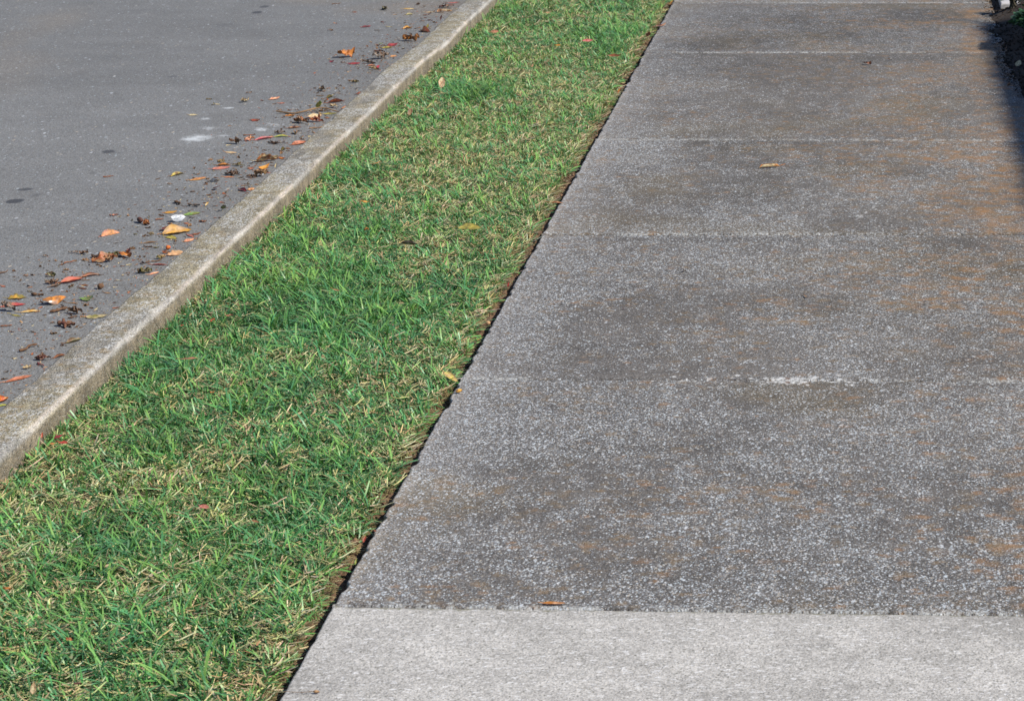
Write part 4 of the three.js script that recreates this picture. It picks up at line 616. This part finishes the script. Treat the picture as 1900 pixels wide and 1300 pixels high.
leaf('road', -2.381, -0.115, -7.191, 0.032, 34, 'ovate', 'brown', 'dark', 'dull brown leaf lump below the red orange leaf', { ratio: 0.42, fold: 0.6, curl: 0.4 });
leaf('road', -2.318, -0.115, -7.321, 0.064, 41, 'lance', 'brown', 'rust', 'brown leaf with a rusty tip beside the red orange leaf', { ratio: 0.25, cup: 0.7 });
leaf('road', -2.315, -0.115, -7.268, 0.030, -5, 'lance', 'ash', 'brown', 'dull grey brown strip under the brown leaf with a rusty tip', { ratio: 0.25 });
leaf('road', -2.299, -0.115, -7.204, 0.025, -13, 'lance', 'brown', 'rust', 'upper of two short brown flakes below the red orange leaf', { ratio: 0.35 });
leaf('road', -2.292, -0.115, -7.165, 0.032, -31, 'lance', 'brown', 'maroon', 'lower of two short brown flakes below the red orange leaf', { ratio: 0.3 });
leaf('road', -2.242, -0.115, -7.165, 0.019, 4, 'pod', 'dark', 'brown', 'dark round seed capsule near the short brown flakes', { ratio: 0.85 });
leaf('road', -2.208, -0.115, -7.115, 0.028, -26, 'lance', 'tan', 'brown', 'tan brown sliver just below the dark round seed capsule', { ratio: 0.28 });
leaf('road', -2.531, -0.115, -7.191, 0.024, -40, 'lance', 'rust', 'salmon', 'rust leaf cut by the picture edge', { ratio: 0.35 });
leaf('road', -2.586, -0.115, -7.354, 0.046, 66, 'twig', 'dark', 'brown', 'thin dark twig at the picture edge above the rust leaf', { ratio: 0.1 });
leaf('road', -2.445, -0.115, -7.052, 0.054, 15, 'lobed', 'gold', 'olive', 'golden lobed leaf with an olive edge', { ratio: 0.6, roll: 15, cup: 0.3 });
leaf('road', -2.397, -0.115, -7.083, 0.045, -23, 'bark', 'brown', 'dark', 'brown bark stick beside the golden lobed leaf', { ratio: 0.25 });
leaf('road', -2.390, -0.115, -7.052, 0.012, -59, 'ovate', 'peach', 'tan', 'peach scrap hanging from the brown bark stick', { ratio: 0.42 });
leaf('road', -2.323, -0.115, -7.003, 0.077, 49, 'ovate', 'orange', 'brown', 'large shiny orange brown cupped leaf', { ratio: 0.6, cup: -0.8, curl: -0.35, roll: 4, gloss: 1 });
leaf('road', -2.244, -0.115, -7.040, 0.049, -65, 'lobed', 'olive', 'green', 'olive green lobed leaf lying flat', { ratio: 0.9 });
leaf('road', -2.430, -0.115, -6.967, 0.070, 24, 'lance', 'salmon', 'red', 'long salmon red leaf below the golden lobed leaf', { ratio: 0.28, cup: 0.6 });
leaf('road', -2.360, -0.115, -6.901, 0.056, 19, 'lance', 'gold', 'cream', 'pale golden slender leaf with a pointed end', { ratio: 0.25, cup: 0.5 });
leaf('road', -2.424, -0.115, -6.913, 0.054, -32, 'crumple', 'brown', 'ash', 'brown and grey crumple under the long salmon red leaf', { ratio: 0.42, hgt: 0.5 });
leaf('road', -2.387, -0.115, -6.860, 0.045, -31, 'lance', 'olive', 'yellow', 'olive stalk like leaf below the brown and grey crumple', { ratio: 0.14 });
leaf('road', -2.284, -0.115, -6.907, 0.052, 44, 'bark', 'dark', 'brown', 'dark bark curl below the large cupped leaf', { ratio: 0.25 });
leaf('road', -2.290, -0.115, -6.961, 0.018, -38, 'crumple', 'dark', 'ash', 'small dark crumb touching the large cupped leaf', { ratio: 0.42 });
leaf('road', -2.229, -0.115, -6.883, 0.047, -15, 'crumple', 'brown', 'dark', 'brown frayed crumple between the bark curl and the pale lobed leaf', { ratio: 0.42, hgt: 0.35 });
leaf('road', -2.222, -0.115, -6.836, 0.027, 35, 'crumple', 'dark', 'brown', 'dark crumb in front of the brown frayed crumple', { ratio: 0.42 });
leaf('road', -2.272, -0.115, -6.997, 0.038, -12, 'lance', 'tan', 'brown', 'faint tan sliver next to the large cupped leaf', { ratio: 0.15 });
leaf('road', -2.157, -0.115, -6.842, 0.061, 20, 'lobed', 'straw', 'olive', 'pale straw lobed leaf beside the kerb', { ratio: 0.45, roll: 12, curl: 0.2 });
leaf('road', -2.210, -0.115, -6.744, 0.060, -22, 'bark', 'brown', 'maroon', 'dark brown forked bark piece', { ratio: 0.25, fork: 1 });
leaf('road', -2.144, -0.115, -6.588, 0.050, 50, 'ovate', 'olive', 'brown', 'olive brown curled leaf touching the nearer kerb', { ratio: 0.42, cup: 0.8, curl: 0.3 });
leaf('road', -2.245, -0.115, -6.513, 0.062, 67, 'longtwig', 'brown', 'dark', 'bent brown twig alone in the near road', { ratio: 0.06 });
leaf('road', -2.171, -0.115, -6.408, 0.041, 4, 'crumple', 'brown', 'maroon', 'reddish brown frayed clump near the nearest kerb', { ratio: 0.42, hgt: 0.35 });
leaf('road', -2.136, -0.115, -6.439, 0.045, 58, 'lance', 'rust', 'brown', 'rust curled strip touching the nearest kerb', { ratio: 0.25, cup: 1 });
leaf('road', -2.158, -0.115, -6.356, 0.050, -51, 'twig', 'red', 'maroon', 'thin red stalk beside the nearest kerb', { ratio: 0.1 });
leaf('road', -2.185, -0.115, -6.326, 0.023, 37, 'crumple', 'straw', 'tan', 'pale ring of dry stem near the thin red stalk', { ratio: 0.6 });
leaf('road', -2.376, -0.115, -6.744, 0.031, 8, 'twig', 'rust', 'brown', 'thin rust twig at the picture edge in the near road', { ratio: 0.1 });
leaf('road', -2.175, -0.115, -6.227, 0.079, 52, 'lance', 'rust', 'salmon', 'smooth reddish brown blade shaped leaf by the nearest kerb', { ratio: 0.22 });
leaf('road', -2.152, -0.115, -6.036, 0.033, 64, 'ovate', 'orange', 'redorange', 'rounded orange leaf cut by the picture edge at the nearest kerb', { ratio: 0.8, curl: 0.6, cup: 0.8 });
leaf('road', -2.140, -0.115, -5.995, 0.027, 28, 'ovate', 'yellow', 'green', 'yellow leaf under the rounded orange one at the picture edge', { ratio: 0.42 });
leaf('grass', -1.663, 0.031, -9.699, 0.045, 79, 'ovate', 'peach', 'cream', 'peach leaf standing upright in the grass', { ratio: 0.6, pitch: 65 });
leaf('grass', -1.688, 0.031, -9.147, 0.033, 67, 'ovate', 'tan', 'brown', 'tan leaf with a shaded lower half standing near the kerb', { ratio: 0.55, pitch: 50 });
leaf('grass', -1.674, 0.031, -11.176, 0.040, -18, 'lobed', 'salmon', 'tan', 'pinkish tan leaf in the far grass near the kerb', { ratio: 0.7 });
leaf('grass', -1.240, 0.031, -10.926, 0.049, 22, 'ovate', 'red', 'pink', 'red leaf lying in the far grass', { ratio: 0.42, roll: 30 });
leaf('grass', -1.350, 0.031, -12.070, 0.028, -25, 'lobed', 'orange', 'gold', 'orange leaf scrap highest in the grass strip', { ratio: 0.6, pitch: 30 });
leaf('grass', -1.353, 0.031, -10.805, 0.027, -21, 'lobed', 'gold', 'orange', 'small golden orange scrap beside the red leaf in the grass', { ratio: 0.6 });
leaf('grass', -1.387, 0.031, -10.237, 0.020, 65, 'ovate', 'peach', 'tan', 'small peach leaf tip in the middle of the far grass', { ratio: 0.42, pitch: 45 });
leaf('grass', -1.082, 0.031, -10.514, 0.060, -14, 'ovate', 'rust', 'brown', 'rust leaf with a curved back near the path edge', { ratio: 0.4, curl: 0.5, roll: 25 });
leaf('grass', -1.018, 0.031, -9.948, 0.025, -40, 'ovate', 'gold', 'peach', 'golden leaf in the grass beside the soil gap', { ratio: 0.42, pitch: 25 });
leaf('grass', -1.768, 0.031, -11.887, 0.028, -52, 'ovate', 'yellow', 'straw', 'yellow sliver where the far grass meets the kerb', { ratio: 0.42, pitch: 20 });
leaf('grass', -1.519, 0.031, -11.798, 0.025, 7, 'ovate', 'salmon', 'tan', 'faint salmon scrap in the far grass above the golden one', { ratio: 0.42 });
leaf('grass', -1.641, 0.031, -8.267, 0.027, 17, 'lance', 'orange', 'rust', 'orange sliver in the grass not far from the kerb', { ratio: 0.26, pitch: 15 });
leaf('grass', -1.568, 0.031, -7.665, 0.028, 1, 'crumple', 'orange', 'gold', 'pair of orange scraps half sunk in the grass', { ratio: 0.42 });
leaf('grass', -1.487, 0.031, -7.280, 0.019, 66, 'crumple', 'rust', 'orange', 'orange brown curl standing in a green tuft', { ratio: 0.42, hgt: 0.6 });
leaf('grass', -1.189, 0.031, -7.301, 0.072, 1, 'ovate', 'yellow', 'olive', 'large yellow green leaf lying in the middle of the grass', { ratio: 0.5, roll: 20 });
leaf('grass', -1.334, 0.031, -7.100, 0.055, -10, 'lance', 'dark', 'ash', 'dark folded leaf in the middle of the grass', { ratio: 0.32, fold: 0.9 });
leaf('grass', -1.191, 0.031, -7.161, 0.020, -16, 'crumple', 'peach', 'tan', 'pale pinkish scrap beside the large yellow green leaf', { ratio: 0.42 });
leaf('grass', -1.431, 0.031, -6.568, 0.034, -45, 'lance', 'tan', 'orange', 'tan strip lying aslant in bright green grass', { ratio: 0.25 });
leaf('grass', -1.065, 0.031, -6.923, 0.015, 22, 'ovate', 'rust', 'tan', 'small rust leaf in the grass nearer the path than the yellow green one', { ratio: 0.42 });
leaf('grass', -1.234, 0.031, -6.431, 0.018, -31, 'ovate', 'straw', 'tan', 'straw coloured scrap below the rust leaf in the grass', { ratio: 0.42 });
leaf('grass', -1.677, 0.031, -6.240, 0.018, 65, 'crumple', 'rust', 'redorange', 'rust red curl in the grass close to the kerb', { ratio: 0.42, hgt: 0.7 });
leaf('grass', -1.650, 0.031, -6.299, 0.025, 2, 'crumple', 'rust', 'brown', 'rusty scraps next to the rust red curl', { ratio: 0.42 });
leaf('grass', -1.773, 0.031, -6.167, 0.013, 65, 'crumple', 'rust', 'maroon', 'dark rust scrap at the kerb foot', { ratio: 0.42 });
leaf('grass', -1.744, 0.031, -6.204, 0.012, 63, 'crumple', 'redorange', 'rust', 'orange red scrap between the kerb foot and the rust red curl', { ratio: 0.42 });
leaf('grass', -1.497, 0.031, -5.643, 0.019, -47, 'ovate', 'rust', 'salmon', 'rust folded leaf sunk in the grass', { ratio: 0.42, fold: 0.7, pitch: 20 });
leaf('grass', -1.520, 0.031, -5.612, 0.011, -0, 'crumple', 'rust', 'orange', 'small rust crumb beside the folded rust leaf', { ratio: 0.42 });
leaf('grass', -1.647, 0.031, -5.899, 0.043, 18, 'lance', 'salmon', 'brown', 'thin pinkish brown leaf lying in the grass near the kerb', { ratio: 0.18 });
leaf('grass', -1.766, 0.031, -5.268, 0.021, 33, 'lobed', 'red', 'maroon', 'upper red leaf of the cluster at the nearest kerb foot', { ratio: 0.6, pitch: 15 });
leaf('grass', -1.745, 0.031, -5.233, 0.023, -12, 'lobed', 'red', 'redorange', 'lower red leaf of the cluster at the nearest kerb foot', { ratio: 0.6 });
leaf('grass', -1.765, 0.031, -5.225, 0.013, 34, 'ovate', 'redorange', 'yellow', 'orange red scrap beside the pair of red leaves', { ratio: 0.42 });
leaf('grass', -1.802, 0.031, -5.271, 0.014, 86, 'ovate', 'redorange', 'rust', 'orange red leaf leaning on the nearest kerb face', { ratio: 0.42, pitch: 50 });
leaf('grass', -1.335, 0.031, -4.809, 0.026, -31, 'ovate', 'salmon', 'pink', 'salmon pink leaf in the near grass', { ratio: 0.6, roll: 15 });
leaf('grass', -1.214, 0.031, -4.725, 0.022, -36, 'lance', 'rust', 'tan', 'rust and tan scrap nearest the salmon pink leaf', { ratio: 0.3 });
leaf('grass', -1.390, 0.031, -4.110, 0.016, -25, 'crumple', 'orange', 'salmon', 'orange crumble in the nearest grass', { ratio: 0.42 });
leaf('grass', -1.575, 0.031, -4.349, 0.023, -27, 'crumple', 'rust', 'orange', 'orange brown leaf crumble at the picture edge in the near grass', { ratio: 0.42 });
leaf('grass', -1.378, 0.031, -3.879, 0.021, 81, 'ovate', 'tan', 'straw', 'tan pointed leaf standing at the bottom edge of the grass', { ratio: 0.5, pitch: 65 });
leaf('grass', -1.060, 0.031, -4.088, 0.011, 46, 'ovate', 'peach', 'orange', 'small peach leaf tip in the grass near the pale slab', { ratio: 0.42, pitch: 40 });
leaf('grass', -1.317, 0.031, -3.915, 0.014, 6, 'crumple', 'maroon', 'brown', 'dark red crumb low in the nearest grass', { ratio: 0.42 });
leaf('gap', -1.001, -0.008, -9.853, 0.025, 65, 'ovate', 'rust', 'orange', 'rust orange leaf wedged in the soil gap', { ratio: 0.42, pitch: 40 });
leaf('gap', -1.007, -0.008, -10.091, 0.019, 24, 'ovate', 'peach', 'orange', 'small peach scrap in the soil gap above the rust orange leaf', { ratio: 0.42 });
leaf('gap', -1.011, -0.008, -11.278, 0.038, -64, 'ovate', 'salmon', 'pink', 'pinkish leaf standing against the path edge', { ratio: 0.55, pitch: 50 });
leaf('walk', -0.985, 0.000, -11.583, 0.092, 58, 'ovate', 'peach', 'maroon', 'peach leaf with a dark red tip lying over the path edge', { ratio: 0.35, curl: 0.3 });
leaf('gap', -1.006, -0.008, -11.505, 0.034, 16, 'ovate', 'yellow', 'green', 'yellow green leaf under the peach leaf at the path edge', { ratio: 0.42 });
leaf('gap', -0.994, -0.008, -12.392, 0.026, 52, 'ovate', 'orange', 'gold', 'orange leaf at the top of the soil gap', { ratio: 0.42, pitch: 30 });
leaf('gap', -0.987, 0.022, -7.699, 0.048, -5, 'lance', 'peach', 'rust', 'peach leaf bridging the soil gap in the middle distance', { ratio: 0.3 });
leaf('gap', -1.004, -0.008, -6.764, 0.015, 71, 'ovate', 'redorange', 'red', 'bright red scrap deep in the soil gap', { ratio: 0.42, pitch: 50 });
leaf('gap', -0.998, -0.008, -6.213, 0.020, 36, 'ovate', 'yellow', 'olive', 'small yellow leaf caught in the soil gap', { ratio: 0.42, pitch: 20 });
leaf('gap', -1.013, -0.008, -5.843, 0.041, -14, 'ovate', 'yellow', 'tan', 'large yellow leaf bridging the soil gap beside a path joint', { ratio: 0.5, curl: 0.2, pitch: -32, roll: 25 });
leaf('walk', -0.974, 0.000, -5.713, 0.018, 40, 'pod', 'brown', 'gold', 'brown nub with a golden end on the path edge', { ratio: 0.45 });
leaf('gap', -1.001, -0.008, -6.360, 0.012, 2, 'pod', 'peach', 'tan', 'peach coloured pebble at the rim of the soil gap', { ratio: 0.8 });
leaf('gap', -1.001, -0.008, -4.719, 0.017, 80, 'ovate', 'rust', 'red', 'rust red leaf at the soil gap beside bare earth', { ratio: 0.42, pitch: 35 });
leaf('gap', -0.993, -0.008, -4.592, 0.013, 75, 'ovate', 'green', 'yellow', 'yellow green stub growing out of the soil gap', { ratio: 0.42, pitch: 50 });
leaf('walk', -0.358, 0.000, -8.349, 0.073, 24, 'rolled', 'cream', 'orange', 'rolled cream leaf with a thin dark red stalk on the path', { ratio: 0.22 });
leaf('walk', -0.587, 0.000, -4.359, 0.045, -3, 'ovate', 'orange', 'peach', 'flat orange leaf on the joint with the pale slab', { ratio: 0.3, curl: 0.12 });
leaf('walk', -0.040, 0.000, -10.497, 0.040, -30, 'crumple', 'dark', 'rust', 'dark brown scrap on the far path', { ratio: 0.42, hgt: 0.3 });
leaf('walk', 0.054, 0.000, -10.610, 0.024, -38, 'crumple', 'brown', 'ash', 'tiny brown scrap on the far path nearer the mulch', { ratio: 0.42 });
leaf('walk', -0.191, 0.000, -6.620, 0.025, -73, 'lance', 'tan', 'dark', 'tan and dark sliver in the middle of the path', { ratio: 0.26 });
leaf('walk', -0.534, 0.000, -6.904, 0.017, -57, 'crumple', 'dark', 'ash', 'tiny dark crumb on the path above the maroon sliver', { ratio: 0.42 });
leaf('walk', -0.662, 0.000, -6.489, 0.017, -25, 'lance', 'maroon', 'brown', 'maroon sliver on the path near the grass side', { ratio: 0.2 });
leaf('walk', 0.203, 0.000, -7.344, 0.014, 1, 'crumple', 'rust', 'dark', 'rust crumb sitting on a path joint', { ratio: 0.42 });
leaf('walk', -0.933, 0.000, -3.949, 0.011, -3, 'pod', 'brown', 'tan', 'brown seed head on a thin stalk on the pale slab', { ratio: 0.45, stalk: 1 });
leaf('walk', -0.987, 0.000, -4.753, 0.014, -67, 'ovate', 'rust', 'dark', 'small rust flake on the speckled slab edge', { ratio: 0.42 });
leaf('mulch', 0.516, 0.012, -11.585, 0.026, 30, 'ovate', 'tan', 'peach', 'tan leaf on the dark mulch below the green sprig', { ratio: 0.42 });
leaf('mulch', 0.507, 0.012, -11.272, 0.030, 24, 'lance', 'olive', 'straw', 'olive sliver at the edge of the mulch', { ratio: 0.26 });
leaf('mulch', 0.467, 0.012, -11.468, 0.044, -30, 'twig', 'dark', 'brown', 'dark twig sticking out of the mulch over the path', { ratio: 0.1 });
leaf('mulch', 0.579, 0.012, -10.395, 0.045, 69, 'ovate', 'cream', 'straw', 'cream triangular leaf on the dark mulch', { ratio: 0.6, pitch: 25 });
leaf('mulch', 0.486, 0.012, -10.220, 0.028, 62, 'ovate', 'ash', 'tan', 'greyish leaf at the low edge of the mulch', { ratio: 0.42 });
leaf('mulch', 0.520, 0.012, -9.909, 0.038, 51, 'crumple', 'brown', 'dark', 'brown leaf at the foot of the mulch', { ratio: 0.42 });

// ---------------------------------------------------------------- uncountable crumbs swept along the gutter
{
  const n = 3600, g = new THREE.TetrahedronGeometry(1); g.scale(1, 0.3, 0.6);
  const im = new THREE.InstancedMesh(g, new THREE.MeshStandardMaterial({ roughness: 0.9 }), n), o = new THREE.Object3D(), c = new THREE.Color(), cols = [LIN.brown, LIN.dark, LIN.tan, LIN.rust, LIN.straw, LIN.ash, LIN.dark];
  for (let i = 0; i < n; i++) { const d = rr(5.5, 13.4), x = -1.97 - 0.12 - Math.abs(gauss()) * 0.26, s = rr(0.0012, 0.0048) * (rnd() < 0.06 ? 1.8 : 1); if (fbm(x * 4, d * 3, 3) < 0.4 && rnd() < 0.7) { o.position.set(-2, ROAD + s * 0.2, -d); } else o.position.set(x, ROAD + s * 0.2, -d); o.rotation.set(rr(-0.3, 0.3), rr(0, 6.3), rr(-0.3, 0.3)); o.scale.set(s * rr(1, 2.5), s, s); o.updateMatrix(); im.setMatrixAt(i, o.matrix); const k = cols[Math.floor(rnd() * cols.length)]; im.setColorAt(i, c.setRGB(...k)); }
  im.name = 'leaf_crumbs'; im.castShadow = im.receiveShadow = true; Object.assign(im.userData, { kind: 'stuff', label: 'tiny brown leaf crumbs scattered over the asphalt beside the kerb', category: 'litter' }); scene.add(im);
}
{
  const frayed = group('frayed_leaf_litter', 'stuff'); Object.assign(frayed.userData, { label: 'brown frayed leaf bits gathered in patches along the gutter', category: 'litter' });
  const o = new THREE.Object3D(), c = new THREE.Color(), spots = [[5.9, -2.25], [6.3, -2.3], [6.75, -2.2], [7.05, -2.35], [7.35, -2.45], [7.5, -2.25], [7.9, -2.2], [8.4, -2.25], [8.75, -2.22], [8.9, -2.33], [9.2, -2.25], [9.6, -2.22], [9.95, -2.25], [10.15, -2.2], [10.6, -2.25], [11.2, -2.22], [11.7, -2.26], [12.3, -2.22], [12.9, -2.22], [6.5, -2.6], [8.1, -2.4], [11.4, -2.35]];
  for (let k = 0; k < 5; k++) {
    const n = 190, im = new THREE.InstancedMesh(sheet(1, 'crumple', LIN[['brown', 'tan', 'dark', 'rust', 'straw'][k]], LIN[['dark', 'brown', 'brown', 'tan', 'ash'][k]], { ratio: rr(0.3, 0.6), hgt: 0.4 }), leafMat, n); im.name = 'scrap'; im.userData.kind = 'stuff'; im.castShadow = im.receiveShadow = true;
    for (let i = 0; i < n; i++) { const p = spots[Math.floor(rnd() * spots.length)], s = rr(0.006, 0.02) * (rnd() < 0.5 ? 0.6 : 1); o.position.set(Math.min(-1.975, p[1] + gauss() * 0.09), ROAD + s * 0.09, -p[0] + gauss() * 0.16); o.rotation.set(rr(-0.4, 0.4), rr(0, 6.3), rr(-0.3, 0.3)); o.scale.setScalar(s); o.updateMatrix(); im.setMatrixAt(i, o.matrix); const t = rr(0.6, 1.2); im.setColorAt(i, c.setRGB(t, t * 0.95, t * 0.9)); }
    frayed.add(im);
  }
}
renderer.render(scene, camera);
